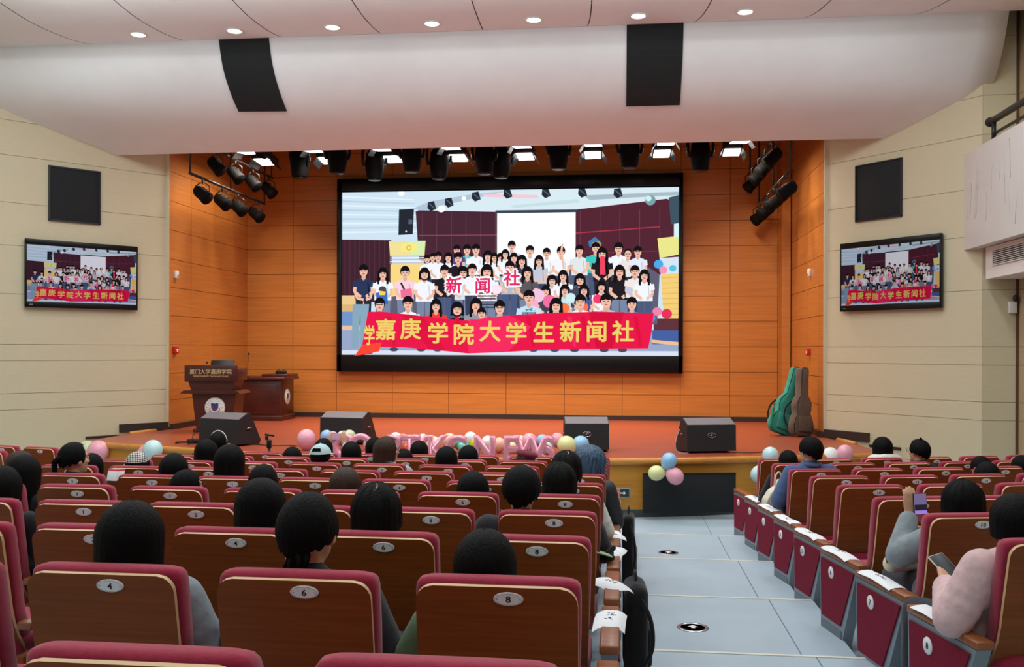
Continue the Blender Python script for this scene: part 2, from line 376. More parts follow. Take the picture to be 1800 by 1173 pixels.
for x in (X0, X1):
    pf = [fasc(x, j / NT) for j in range(NT + 1)]
    b.add([tuple(p) for p in pf] + [(x, 15.45, zl + .26), (x, 15.45, zl + 1.4)], [list(range(NT + 3))], ceil_white)
struct(b.build('wall_proscenium'))
CP = [(12.89, 4.44), (12.86, 4.415), (12.78, 4.40), (12.4, 4.385), (11.8, 4.41), (11.0, 4.55), (10, 4.78), (8.5, 5.05), (7, 5.2), (3, 5.3), (-8, 5.3)]
cpp = smoothpath([(0, y, z + ZC) for y, z in CP], 4)
b = MB(); k = len(cpp)
b.add([(x, p.y, p.z) for x in (-10.2, 5.5) for p in cpp], [(i, i + 1, k + i + 1, k + i) for i in range(k - 1)], ceil_white, True)
def ceil_z(y):
    for i in range(k - 1):
        a, c = cpp[i], cpp[i + 1]
        if c.y <= y <= a.y: return a.z + (c.z - a.z) * (a.y - y) / max(1e-6, a.y - c.y)
    return cpp[-1].z
for j in range(-5, 6):
    x0 = -1.9 + 1.425 * j; kk = (x0 - XC) / 5.4; pts = []
    for i in range(15):
        s_ = i / 14; y = 12.82 - 1.6 * s_ ** 1.35; x = x0 + kk * .42 * s_ ** .7
        if -10 < x < 5.4: pts.append((x, y, ceil_z(y) - .001))
    if len(pts) > 3:
        vs = [(p[0] + o_, p[1], p[2]) for p in pts for o_ in (-.007, .007)]
        b.add(vs, [(2 * i, 2 * i + 1, 2 * i + 3, 2 * i + 2) for i in range(len(pts) - 1)], black_gap)
struct(b.build('ceiling'))
# stage house ceiling
b = MB(); b.box((XC, 17.0, 6.7), (11.2, 3.4, .1), mat('stage_house_dark', (40, 32, 30), .9)); struct(b.build('ceiling_stage'))

# downlights in the lip
for i, x in enumerate(DOWN_X):
    t = thing('downlight', '%s round downlight in the ceiling lip, lit' % ['first (leftmost)', 'second from the left', 'third from the left', 'fourth from the left', 'fifth from the left', 'sixth from the left, above the right black panel,', 'last (rightmost)'][i], 'downlight', (x, 12.46, 6.515), group='downlights along the ceiling lip')
    b = MB(); b.lathe([(.085, .012), (.125, .004), (.13, -.008), (.115, -.012), (.095, -.008), (.09, .01)], white_paint); b.build('trim_ring', t)
    b = MB(); b.lathe([(0.0001, -.006), (.092, -.004), (.092, .01)], down_glow); b.build('lens', t)

# black loudspeaker openings: two in the fascia, two on the splayed walls
for xa, xb, t0, lab in ((-5.70, -4.97, .35, 'slanted black grille panel in the white band, left one above the stage'), (.07, .83, .33, 'upright black grille panel in the white band, right one above the stage')):
    b = MB(); N_ = 14
    P = [fasc(xa + (xb - xa) * i, t0 + (.995 - t0) * j / N_) for j in range(N_ + 1) for i in (0, 1)]
    ns = []
    for j in range(N_ + 1):
        a = fasc(xa, t0 + (.995 - t0) * max(0, j - 1) / N_); c = fasc(xa, t0 + (.995 - t0) * min(N_, j + 1) / N_); d = c - a; ns.append(Vector((0, -d.z, d.y)).normalized() * (1 if -d.z < 0 else -1))
    top = [P[2 * j + i] + ns[j] * .02 for j in range(N_ + 1) for i in (0, 1)]
    bot = [P[2 * j + i] - ns[j] * .02 for j in range(N_ + 1) for i in (0, 1)]
    f = [(2 * j, 2 * j + 1, 2 * j + 3, 2 * j + 2) for j in range(N_)]
    o = len(top)
    f2 = f + [[i + o for i in q_[::-1]] for q_ in f] + [(0, 1, o + 1, o), (2 * N_, 2 * N_ + 1, o + 2 * N_ + 1, o + 2 * N_)] + [(2 * j, 2 * j + 2, o + 2 * j + 2, o + 2 * j) for j in range(N_)] + [(2 * j + 1, 2 * j + 3, o + 2 * j + 3, o + 2 * j + 1) for j in range(N_)]
    b.add(top + bot, f2, black_mesh); tag(b.build('speaker_grille'), lab, 'speaker grille')
def wall_frame(side, t, z, off):
    """a matrix standing on a splayed wall: local x along the wall to the photo's right, y into the wall, z up"""
    if side == 'left': o = Vector((-7.66, 15.26, 0)); u = Vector((-c40, -s40, 0)); nn = Vector((s40, -c40, 0)); ux = -u
    else: o = Vector((3.23, 15.40, 0)); u = Vector((c40, -s40, 0)); nn = Vector((-s40, -c40, 0)); ux = u
    p = o + u * t + nn * off + Vector((0, 0, z))
    M_ = Matrix((ux, -nn, Vector((0, 0, 1)))).transposed().to_4x4(); M_.translation = p; return M_
for side, t, w_, z in (('left', 1.53, .77, 4.56), ('right', .966, .77, 4.53)):
    g = thing('speaker_grille', 'square black grille panel on the %s beige wall above the television' % side, 'speaker grille'); g.matrix_world = wall_frame(side, t, z, .015)
    b = MB(); b.rbox((0, 0, 0), (w_, .05, .84), black_mesh, .006); b.build('grille_cloth', g)
    b = MB()
    for sx in (-1, 1): b.box((sx * (w_ / 2), -.012, 0), (.02, .05, .86), black_plastic)
    for sz in (-1, 1): b.box((0, -.012, sz * .42), (w_ + .02, .05, .02), black_plastic)
    b.build('frame', g)

# ================================================================== BIG SCREEN AND ITS PICTURE
def pic_mat(name, strength, tint=(1, 1, 1)):
    M = bpy.data.materials.new(name); M.use_nodes = True; n = M.node_tree.nodes; l = M.node_tree.links
    n.clear(); out = n.new('ShaderNodeOutputMaterial'); e = n.new('ShaderNodeEmission'); a = n.new('ShaderNodeVertexColor'); a.layer_name = 'ink'
    mx = n.new('ShaderNodeMixRGB'); mx.blend_type = 'MULTIPLY'; mx.inputs[0].default_value = 1; mx.inputs[2].default_value = tint + (1,)
    l.new(a.outputs[0], mx.inputs[1]); l.new(mx.outputs[0], e.inputs[0]); e.inputs[1].default_value = strength; l.new(e.outputs[0], out.inputs[0]); return M
class Pic:
    """a flat picture of coloured shapes; picture units: u 0..592, v 0..293, v downwards"""
    def __init__(s): s.v = []; s.f = []; s.c = []; s.k = 0
    def poly(s, pts, col, clip=True):
        s.k += 1; o = len(s.v)
        for u, v in pts:
            if clip: u = max(0, min(592, u)); v = max(0, min(293, v))
            s.v.append(((u - 296) / 592, -s.k * .00006, (146.5 - v) / 293))
        s.f.append(list(range(o, len(s.v)))); s.c.append(col)
    def rect(s, u0, v0, u1, v1, col): s.poly([(u0, v0), (u1, v0), (u1, v1), (u0, v1)], col)
    def ell(s, u, v, a, b_, col, a0=0, a1=360, n=14):
        s.poly([(u + a * math.cos(R(a0 + (a1 - a0) * i / n)), v + b_ * math.sin(R(a0 + (a1 - a0) * i / n))) for i in range(n + (a1 - a0 != 360))], col)
    def stroke(s, pts, w_, col):
        for (a, b_), (c, d) in zip(pts, pts[1:]):
            L = math.hypot(c - a, d - b_) or 1; x, y = -(d - b_) / L * w_ / 2, (c - a) / L * w_ / 2
            s.poly([(a + x, b_ + y), (c + x, d + y), (c - x, d - y), (a - x, b_ - y)], col)
    def text(s, body, u, v, size, col, bold=.0, rot=0., sx=1.):
        vs, fs = text_geo(body, 0., 1.0); ca, sa = math.cos(R(rot)), math.sin(R(rot))
        k = bold; offs = [(0, 0)] if not k else [(k * math.cos(i * .7854), k * math.sin(i * .7854)) for i in range(8)]
        for ox, oz in offs: s.glyph([(x + ox, y, z + oz) for x, y, z in vs], fs, u, v, size, col, ca, sa, sx)
    def glyph(s, vs, fs, u, v, size, col, ca, sa, sx):
        s.k += 1; o = len(s.v)
        for x, y, z in vs:
            x *= sx; s.v.append(((u + size * (x * ca - z * sa) - 296) / 592, -s.k * .00006, (146.5 - (v - size * (x * sa + z * ca))) / 293))
        for f in fs: s.f.append([i + o for i in f]); s.c.append(col)
    def mesh(s, name, M):
        me = bpy.data.meshes.new(name); me.from_pydata(s.v, [], s.f); ca = me.color_attributes.new('ink', 'FLOAT_COLOR', 'CORNER')
        i = 0
        for p, c in zip(me.polygons, s.c):
            for _ in p.vertices: ca.data[i].color = lin(c); i += 1
        me.materials.append(M); return me
P_ = Pic(); SK = (238, 190, 168)
def person2d(x, y, r, hair, shirt, body=None, hc=(24, 20, 24), face=SK):
    r *= 1.08
    u, v = x - 602, y - 333; sh = body or r * 5.6
    w_ = r * 1.75
    if not body:
        pc_ = rnd.choice([(74, 90, 126), (44, 42, 54), (120, 134, 164), (60, 66, 92)])
        for sx in (-1, 1): P_.poly([(u + sx * w_ * .04, v + sh - r * .3), (u + sx * w_ * .92, v + sh - r * .3), (u + sx * w_ * .8, v + r * 10.5), (u + sx * w_ * .1, v + r * 10.5)], pc_)
    if hair == 'long': P_.poly([(u - r * 1.05, v - r * .4), (u + r * 1.05, v - r * .4), (u + r * 1.3, v + r * 2.6), (u - r * 1.3, v + r * 2.6)], hc)
    P_.poly([(u - r * .4, v + r * .7), (u + r * .4, v + r * .7), (u + r * .5, v + r * 1.5), (u + w_ * .8, v + r * 1.8), (u + w_, v + r * 2.6), (u + w_ * 1.02, v + sh), (u - w_ * 1.02, v + sh), (u - w_, v + r * 2.6), (u - w_ * .8, v + r * 1.8), (u - r * .5, v + r * 1.5)], shirt)
    dk = tuple(max(0, c - 34) for c in shirt)
    for sx in (-1, 1):                                              # arms
        P_.stroke([(u + sx * w_ * .93, v + r * 2.3), (u + sx * w_ * 1.02, v + r * 4.2), (u + sx * r * .5, v + r * 5.2)], r * .62, SK if r > 6.4 else dk)
        P_.stroke([(u + sx * w_ * .9, v + r * 2.0), (u + sx * w_ * 1.0, v + r * 3.2)], r * .95, shirt)
    P_.stroke([(u + w_ * .5, v + r * 2.4), (u + w_ * .62, v + sh * .9)], r * .22, dk)
    P_.poly([(u - r * .35, v + r * .7), (u + r * .35, v + r * .7), (u + r * .42, v + r * 1.55), (u, v + r * 2.0), (u - r * .42, v + r * 1.55)], tuple(c - 16 for c in face))
    if hair == 'bob': P_.ell(u, v + r * .15, r * 1.12, r * 1.3, hc)
    P_.ell(u, v - r * .12, r * 1.0, r * 1.15, hc)
    P_.ell(u, v + r * .18, r * .8, r * .98, face)
    if hair != 'bald':
        P_.ell(u, v - r * .28, r * .92, r * .72, hc, 180, 360)
        P_.poly([(u - r * .9, v - r * .35), (u + r * .9, v - r * .35), (u + r * .55, v - r * .05), (u - r * .1, v - r * .22), (u - r * .6, v - r * .02)], hc)
    if hair in ('long', 'bob'):
        for sx in (-1, 1): P_.poly([(u + sx * r * .62, v - r * .5), (u + sx * r * 1.1, v - r * .3), (u + sx * r * 1.2, v + r * (2.2 if hair == 'long' else 1.2)), (u + sx * r * .75, v + r * (2.3 if hair == 'long' else 1.25))], hc)
    for sx in (-1, 1): P_.ell(u + sx * r * .34, v + r * .12, r * .15, r * .09, (40, 28, 30), n=6)
    if rnd.random() < .4: P_.stroke([(u - r * .66, v + r * .06), (u + r * .66, v + r * .06)], r * .1, (50, 40, 44))
    P_.poly([(u - r * .08, v + r * .2), (u + r * .08, v + r * .2), (u + r * .14, v + r * .45), (u - r * .14, v + r * .45)], tuple(c - 26 for c in face))
    P_.ell(u, v + r * .68, r * .3, r * .12, (196, 96, 96), n=8)
W, GREY, NAVY, BLK = (240, 244, 250), (176, 184, 196), (44, 56, 88), (34, 30, 36)
P_.rect(0, 0, 592, 293, (205, 226, 240))                            # hall ceiling and walls
for i in range(9): P_.poly([(0, 6 + i * 8), (130 + i * 3, 14 + i * 7), (130 + i * 3, 16 + i * 7), (0, 9 + i * 8)], (186, 208, 228) if i % 2 else (226, 240, 248))
P_.poly([(130, 32), (190, 12), (300, 2), (592, 0), (592, 22), (430, 40), (150, 44)], (214, 232, 240))
P_.poly([(130, 30), (160, 18), (240, 6), (300, 2), (250, 12), (180, 26), (150, 40)], (176, 196, 214))
P_.poly([(250, 6), (350, 10), (352, 16), (260, 12)], (240, 200, 212)); P_.poly([(300, 28), (420, 18), (424, 24), (310, 32)], (196, 222, 226))
P_.poly([(430, 12), (592, 8), (592, 14), (440, 20)], (166, 186, 196))
P_.poly([(134, 36), (140, 34), (296, 39), (300, 130), (220, 180), (140, 120)], (74, 40, 54))    # curtain walls
P_.poly([(400, 38), (572, 20), (592, 30), (592, 150), (400, 150)], (84, 38, 52))
for u in range(146, 300, 26): P_.stroke([(u, 38), (u, 120)], .8, (104, 66, 80))
for u in range(424, 580, 34): P_.stroke([(u, 38), (u, 120)], .9, (118, 66, 80))
P_.stroke([(140, 78), (296, 79)], 1.4, (150, 74, 92)); P_.stroke([(404, 78), (560, 68)], 1.8, (176, 56, 78)); P_.stroke([(404, 112), (560, 110)], 1., (120, 56, 72))
P_.rect(276, 36, 418, 42, (58, 66, 84)); P_.rect(279, 41, 416, 130, (252, 252, 255))              # projector screen
P_.poly([(0, 84), (90, 86), (94, 180), (60, 196), (0, 196)], (66, 36, 48))                          # left curtain
for u in range(6, 88, 9): P_.stroke([(u, 86), (u, 190)], 1.6, (82, 48, 60))
P_.poly([(86, 88), (152, 88), (150, 114), (88, 114)], (238, 222, 152)); P_.poly([(120, 88), (152, 88), (148, 112), (126, 112)], (212, 236, 178)); P_.rect(108, 93, 136, 107, (244, 232, 130)); P_.ell(122, 100, 4.6, 4.6, (214, 150, 60)); P_.ell(122, 100, 3.4, 3.4, (244, 232, 130))
for i in range(5): P_.rect(88, 114 + i * 3, 150, 115.6 + i * 3, (240, 240, 246) if i % 2 else (190, 186, 200))
P_.rect(89, 129, 150, 220, (246, 214, 132)); P_.rect(0, 184, 40, 206, (234, 200, 140)); P_.rect(0, 200, 42, 220, (220, 178, 120))
P_.poly([(0, 213), (60, 213), (60, 293), (0, 293)], (112, 148, 200)); P_.rect(0, 238, 60, 246, (232, 190, 160)); P_.rect(0, 246, 592, 293, (150, 166, 200)); P_.rect(0, 282, 592, 293, (214, 224, 240))
P_.poly([(556, 88), (592, 84), (592, 116), (560, 122)], (232, 228, 140)); P_.rect(584, 60, 592, 86, (214, 240, 244)); P_.poly([(560, 122), (592, 120), (592, 150), (562, 150)], (210, 226, 240))
P_.poly([(562, 150), (592, 148), (592, 232), (568, 232)], (242, 204, 120)); P_.rect(550, 226, 592, 252, (96, 52, 60)); P_.rect(548, 246, 592, 270, (72, 96, 160)); P_.poly([(546, 262), (592, 266), (592, 272), (548, 268)], (232, 190, 150))
for i in range(8): P_.stroke([(563 + i * .4, 156 + i * 9), (592, 155 + i * 9)], 1.2, (222, 176, 92))
P_.poly([(575, 18), (592, 14), (592, 62), (579, 64)], (62, 84, 98)); P_.poly([(104, 32), (131, 31), (129, 76), (103, 77)], (38, 42, 50)); P_.rect(121, 50, 128, 58, (84, 96, 110)); P_.ell(117, 71, 1.6, 1.6, (220, 220, 230))
for u, v, a in ((163, 26, -20), (194, 20, 20), (242, 10, 8), (298, 6, 0), (365, 6, 0), (428, 6, 4), (489, 8, 14)):
    P_.poly([(u - 7, v - 6), (u + 4, v - 8), (u + 8, v + 6), (u - 2, v + 10), (u - 8, v + 4)], (36, 42, 54)); P_.stroke([(u - 5, v - 4), (u + 5, v + 5)], 2, (84, 96, 110))
P_.ell(180, 32, 7, 6, (248, 252, 255)); P_.ell(108, 3, 6, 5, (248, 252, 255)); P_.ell(220, 14, 4, 4, (250, 252, 255)); P_.ell(544, 22, 9, 9, (120, 160, 170)); P_.ell(541, 19, 5, 5, (206, 236, 240))
P_.poly([(438, 92), (450, 84), (462, 96), (452, 102), (440, 102)], (70, 120, 170)); P_.poly([(444, 94), (458, 92), (460, 100), (446, 101)], (190, 160, 60))
P_.poly([(152, 150), (200, 128), (520, 124), (560, 150), (556, 236), (60, 236), (66, 190), (140, 180)], (96, 94, 114))
for q_ in ((757, 453, 5.6, 'short', W), (767, 450, 5.6, 'short', W), (828, 437, 7, 'short', (80, 200, 196)), (810, 437, 6.4, 'short', (96, 70, 150)), (844, 437, 7.4, 'short', W), (907, 431, 6.6, 'short', (196, 220, 232)), (939, 440, 7, 'short', W), (968, 444, 6.6, 'short', W), (993, 442, 7, 'short', W), (1025, 440, 7.2, 'short', (222, 230, 232)),
           (1053, 436, 7.2, 'short', (66, 196, 190)), (1092, 437, 7.6, 'short', W), (1108, 447, 6.6, 'bald', (232, 226, 220)), (1125, 443, 7, 'short', (226, 232, 246)), (777, 449, 6.6, 'short', W), (795, 450, 6.4, 'long', W), (865, 448, 7, 'long', W), (877, 451, 6, 'long', W), (888, 452, 6.6, 'long', W), (896, 445, 6, 'long', W), (911, 452, 6.6, 'long', (60, 56, 70)), (925, 457, 7.4, 'long', (60, 60, 84)), (955, 457, 6.8, 'long', (196, 200, 212)), (1064, 446, 8, 'long', BLK),
           (643, 473, 8.4, 'short', NAVY), (678, 478, 8, 'long', W), (718, 476, 8.2, 'short', (246, 208, 220)), (753, 479, 8.2, 'bob', W), (789, 474, 7.8, 'short', BLK), (813, 452, 7.8, 'short', BLK), (822, 477, 8, 'bob', (214, 226, 244)), (838, 472, 7.6, 'short', W), (904, 468, 8, 'short', GREY), (864, 475, 9, 'bob', W), (935, 478, 8, 'long', (92, 88, 92)), (978, 492, 7.4, 'long', W), (967, 510, 7, 'long', (70, 66, 80)), (997, 484, 7.4, 'long', W), (1000, 509, 7.4, 'long', (196, 230, 232)), (1026, 491, 8, 'bob', (70, 70, 90)), (1033, 509, 7.4, 'long', (80, 96, 150)), (1063, 503, 7.2, 'long', W), (1094, 477, 8.2, 'long', BLK), (1120, 477, 7.6, 'short', (236, 230, 228)), (1136, 484, 7.4, 'long', W)): person2d(*q_)
P_.poly([(459, 118), (466, 118), (468, 150), (458, 150)], (236, 70, 100))
P_.stroke([(396, 140), (392, 108), (394, 96)], 3.4, SK)                                           # raised arm
P_.stroke([(109, 162), (126, 196)], 3.4, (48, 38, 46))                                            # shoulder strap
P_.poly([(108, 175), (128, 172), (130, 188), (110, 190)], (240, 110, 150)); P_.poly([(64, 180), (84, 176), (86, 200), (66, 200)], (60, 110, 190)); P_.ell(76, 174, 7, 6, (86, 70, 76)); P_.poly([(70, 176), (82, 178), (80, 184), (70, 184)], (244, 210, 90))
for i in range(8): P_.poly([(246, 170 + i * 5), (278, 170 + i * 5), (278, 172.4 + i * 5), (246, 172.4 + i * 5)], (62, 66, 84))
P_.poly([(22, 200), (52, 200), (46, 274), (36, 274), (36, 216), (32, 278), (20, 278)], (136, 166, 186)); P_.stroke([(24, 172), (30, 190), (42, 192)], 4.4, SK); P_.stroke([(58, 172), (54, 190), (46, 192)], 4.4, SK)
for u, v, a, c in ((279, 175, 9, (250, 226, 240)), (350, 186, 13, (240, 196, 224)), (372, 196, 12, (240, 110, 160)), (408, 190, 9, (206, 236, 240)), (396, 208, 10, (250, 120, 70)), (455, 192, 8.5, (240, 60, 110)), (430, 206, 9, (250, 110, 90)), (508, 178, 7, (196, 200, 220)), (556, 214, 8, (236, 130, 170)), (545, 225, 8, (90, 140, 210)), (572, 218, 9, (230, 50, 90)), (558, 133, 8, (70, 170, 230)), (566, 143, 7, (240, 150, 180)), (582, 140, 6, (90, 190, 220)), (343, 200, 9, (250, 170, 200))): P_.ell(u, v, a, a * .95, c)
for q_ in ((673, 533, 9, 'short', (246, 226, 230)), (724, 531, 9.4, 'short', W), (774, 535, 8.6, 'long', (236, 60, 52)), (812, 541, 9.6, 'bob', BLK), (845, 534, 9, 'long', (150, 150, 160)), (855, 549, 7.4, 'short', (190, 184, 180)), (887, 539, 9.4, 'short', (190, 186, 186)), (938, 521, 9.4, 'short', (200, 224, 242)), (985, 535, 9.6, 'long', W), (1027, 529, 9.4, 'short', W), (1071, 528, 9.6, 'short', (196, 198, 206)), (1115, 533, 8.6, 'short', (92, 120, 180))): person2d(*q_, body=26)
P_.poly([(330, 208), (335, 210), (342, 206), (342, 213), (335, 211), (330, 214)], (40, 170, 190))
for u in range(60, 520, 40): P_.ell(u + 6 * math.sin(u), 280, 8, 4, (74, 76, 96))
ban = [(50, 214), (72, 213), (130, 219), (185, 226), (230, 229), (300, 220), (380, 216), (460, 214), (550, 217), (547, 246), (541, 277), (440, 278), (360, 280), (300, 284), (230, 287), (170, 281), (110, 276), (66, 276), (58, 288), (26, 292), (40, 272)]
P_.poly(ban, (232, 26, 74)); [P_.poly([(u_, 222), (u_ + 8, 222), (u_ + 16, 274), (u_ + 11, 274)], (220, 20, 64) if u_ % 2 else (242, 44, 92)) for u_ in (85, 142, 205, 262, 331, 402, 425, 515)]; P_.poly([(230, 229), (300, 220), (340, 240), (300, 284), (230, 287)], (244, 44, 96)); P_.poly([(440, 215), (500, 215), (480, 277), (452, 278)], (214, 18, 60)); P_.poly([(40, 272), (76, 268), (70, 284), (26, 292)], (248, 72, 52)); P_.poly([(110, 218), (150, 222), (190, 281), (160, 280)], (222, 20, 66))
YEL = (234, 208, 104)
for ch, x, y in zip('嘉庚学院大学生新闻社', (684, 729, 778, 824, 870, 916, 964, 1010, 1055, 1100), (578, 577, 584, 586, 581, 584, 582, 581, 581, 581)): P_.text(ch, x - 602, y - 333, 38.5, YEL, .024)
P_.text('学', 53, 255, 37, YEL, .024, sx=.55)
for ch, x, y, rt in (('新', 806, 500, 4), ('闻', 857, 501, 4), ('社', 908, 488, 4)):
    P_.text(ch, x - 602, y - 333, 30, (250, 250, 252), .13); P_.text(ch, x - 602, y - 333, 29, (226, 40, 104), .025)
PIC_BIG = P_.mesh('screen_picture', pic_mat('led_picture', 1.05))
PIC_TV = PIC_BIG.copy(); PIC_TV.materials.clear(); PIC_TV.materials.append(pic_mat('tv_picture', .62, (.92, .9, 1.0)))
PIC_TV2 = PIC_BIG.copy(); PIC_TV2.materials.clear(); PIC_TV2.materials.append(pic_mat('tv_picture_dim', .50, (.92, .90, .98)))

scr = thing('led_screen', 'huge black-framed screen on the stage wall showing a group photo with a red banner', 'screen', (-2.245, 18.5, ZC + 1.49))
b = MB(); b.rbox((0, .05, 0), (6.87, .09, 3.88), black_gloss, .01); b.build('cabinet', scr)
b = MB()
for x, z, dx, dz in ((0, 1.82, 6.87, .235), (0, -1.77, 6.87, .34), (-3.39, 0, .09, 3.88), (3.40, 0, .075, 3.88)): b.rbox((x, -.02, z), (dx, .06, dz), black_gloss, .006)
b.build('frame', scr)
p = put('picture', PIC_BIG, scr, (0, -.0, .02)); p.scale = (6.71, 1, 3.31)
p['label'] = 'bright group photo with a red banner'
for side, t, w_, z, pm_ in (('left', 1.416, 1.72, 1.16, PIC_TV), ('right', 1.186, 1.68, 1.13, PIC_TV2)):
    tv = thing('television', 'wall television on the %s beige wall showing the same group photo' % side, 'television'); tv.matrix_world = wall_frame(side, t, z + ZC, .07)
    b = MB(); b.rbox((0, 0, 0), (w_, .06, 1.05), black_plastic, .012); b.box((0, .05, 0), (.5, .06, .4), black_plastic); b.build('body', tv)
    b = MB()
    for sz in (-1, 1): b.rbox((0, -.032, sz * .48), (w_, .012, .09), black_gloss, .004)
    for sx in (-1, 1): b.rbox((sx * (w_ / 2 - .011), -.032, 0), (.022, .012, 1.05), black_gloss, .004)
    b.box((-w_ / 2 + .08, -.039, -.485), (.05, .002, .012), chrome); b.build('bezel', tv)
    p = put('picture', pm_, tv, (0, -.031 + .0, .0)); p.scale = (w_ - .04, .1, .88)

# ================================================================== THINGS ON THE STAGE
# lectern
lc = thing('lectern', 'dark wooden lectern with gold lettering and a round crest, left side of the stage', 'lectern', (-6.70, 15.05, SZ), R(4))
b = MB()
b.prism([(-.25, .02), (.34, .02), (.41, .66), (-.33, .66)], -.22, .22, lect_wood, 'y'); b.rbox((.045, 0, .03), (.68, .52, .06), lect_wood, .01); b.build('body', lc)
b = MB(); b.prism([(-.50, .64), (.50, .64), (.44, .69), (-.44, .69)], -.30, .28, lect_wood, 'y'); b.prism([(-.34, .69), (.34, .69), (.40, .86), (-.40, .86)], -.22, .24, lect_wood, 'y'); b.build('moulding', lc)
b = MB(); b.rbox((0, -.24, .97), (.88, .035, .27), lect_wood, .006); b.rbox((-.425, .0, .95), (.03, .5, .2), lect_wood, .006); b.rbox((.425, .0, .95), (.03, .5, .2), lect_wood, .006); b.rbox((0, .02, .87), (.86, .5, .025), lect_wood, .006); b.build('name_board', lc)
b = MB()
vs, fs = text_geo('厦门大学嘉庚学院', .0, .088, .001); b.add(vs, fs, gold, T=Matrix.Translation((.0, -.2605, 1.0)))
vs, fs = text_geo('XIAMEN UNIVERSITY TAN KAH KEE COLLEGE', .0, .032, .001); b.add([(x * .9, y, z) for x, y, z in vs], fs, gold, T=Matrix.Translation((.0, -.2605, .925))); b.build('lettering', lc, fix=False)
def crest(parent, loc, rot, r):
    b = MB(); T0 = Matrix.Rotation(R(90), 4, 'X')
    cw, cb, cr, cg, ck = white_paint, mat('crest_blue', (30, 64, 130), .5), mat('crest_red', (150, 34, 44), .5), mat('crest_olive', (140, 140, 80), .5), mat('crest_grey', (120, 126, 130), .5)
    b.lathe([(.0001, .012), (r * .96, .012), (r, .006), (r, 0)], cw, 40, T0)
    for q_ in (.97, .66): b.tube([(q_ * r * math.cos(i / 36 * 2 * math.pi), -.0125, q_ * r * math.sin(i / 36 * 2 * math.pi)) for i in range(36)], r * .012, ck, 5, close=True)
    for i in range(24):
        a = R(15 * i + 4)
        if abs(math.sin(a)) > .25: b.box((r * .81 * math.cos(a), -.0125, r * .81 * math.sin(a)), (r * .06, .003, r * .05), ck)
    for s_ in (-1, 1): b.ball((s_ * r * .76, -.0125, r * .05), (r * .04, .002, r * .04), black_plastic, n=8, q=5)
    sh = [(-.36, .42), (-.16, .46), (0, .40), (.16, .46), (.36, .42), (.34, .02), (.22, -.20), (0, -.32), (-.22, -.20), (-.34, .02)]
    b.prism([(x * r, z * r) for x, z in sh], -.0135, -.0175, cb, 'y')
    b.prism([(-.30 * r, .16 * r), (-.02 * r, .16 * r), (-.02 * r, -.02 * r), (-.29 * r, -.02 * r)], -.0176, -.019, cr, 'y'); b.prism([(.02 * r, -.06 * r), (.26 * r, -.06 * r), (.18 * r, -.2 * r), (.02 * r, -.26 * r)], -.0176, -.019, cr, 'y')
    for s_ in (-1, 1): b.tube([(s_ * .48 * r, -.013, .0), (s_ * .46 * r, -.013, -.24 * r), (s_ * .3 * r, -.013, -.40 * r), (s_ * .05 * r, -.013, -.46 * r)], r * .05, cg, 6)
    return b.build('crest', parent, loc, rot)
crest(lc, (.06, -.222, .405), None, .172)
b = MB(); b.rbox((0, 0, .02), (.40, .02, .22), black_plastic, .006); b.rbox((0, .04, -.09), (.12, .1, .02), black_plastic, .004)
tag(b.build('monitor', None, (-6.62, 15.10, SZ + 1.06), (R(-18), 0, R(4))), 'black flat monitor standing on the lectern', 'monitor')
b = MB(); b.tube(smoothpath([(0, 0, 0), (.01, 0, .1), (.05, .02, .24)]), .006, chrome); b.ball((.055, .022, .26), (.013, .013, .022), black_plastic); b.lathe([(.03, 0), (.03, .012), (.0001, .014)], black_plastic)
tag(b.build('microphone', None, (-6.93, 15.05, SZ + .885)), 'thin gooseneck microphone on the left of the lectern', 'microphone')
# control desk behind
dk = thing('control_desk', 'dark wooden control desk with a round crest, behind the lectern', 'desk', (-6.92, 17.75, SZ), R(2))
b = MB(); b.rbox((0, .0, .40), (.92, .80, .78), lect_wood, .01); b.rbox((0, 0, .05), (.98, .86, .1), lect_wood, .015); b.build('cabinet', dk)
b = MB(); b.rbox((.02, .0, .81), (1.06, .94, .06), lect_wood, .015); b.rbox((.28, .1, .86), (.5, .7, .06), lect_wood, .012); b.build('desk_top', dk)
b = MB(); b.rbox((.0, -.405, .42), (.74, .012, .58), lect_wood, .008); b.rbox((.462, 0, .42), (.012, .6, .58), lect_wood, .008); b.build('raised_panel', dk)
crest(dk, (.472, -.05, .45), (0, 0, R(90)), .15)
b = MB(); b.rbox((0, 0, .03), (.2, .1, .06), black_plastic, .012); b.ball((.06, 0, .05), (.04, .04, .03), black_plastic); b.ball((-.05, 0, .05), (.04, .04, .03), black_plastic)
tag(b.build('headphones', None, (-6.6, 17.8, SZ + .89)), 'small black headphones lying on the control desk', 'headphones')
b = MB(); b.tube(smoothpath([(0, 0, 0), (.0, 0, .2), (.02, .0, .42)]), .004, black_plastic); b.ball((.02, 0, .44), (.02, .02, .025), black_plastic); b.lathe([(.03, 0), (.03, .012), (.0001, .014)], black_plastic)
tag(b.build('microphone', None, (-7.2, 17.6, SZ + .84)), 'thin black microphone standing on the control desk', 'microphone')

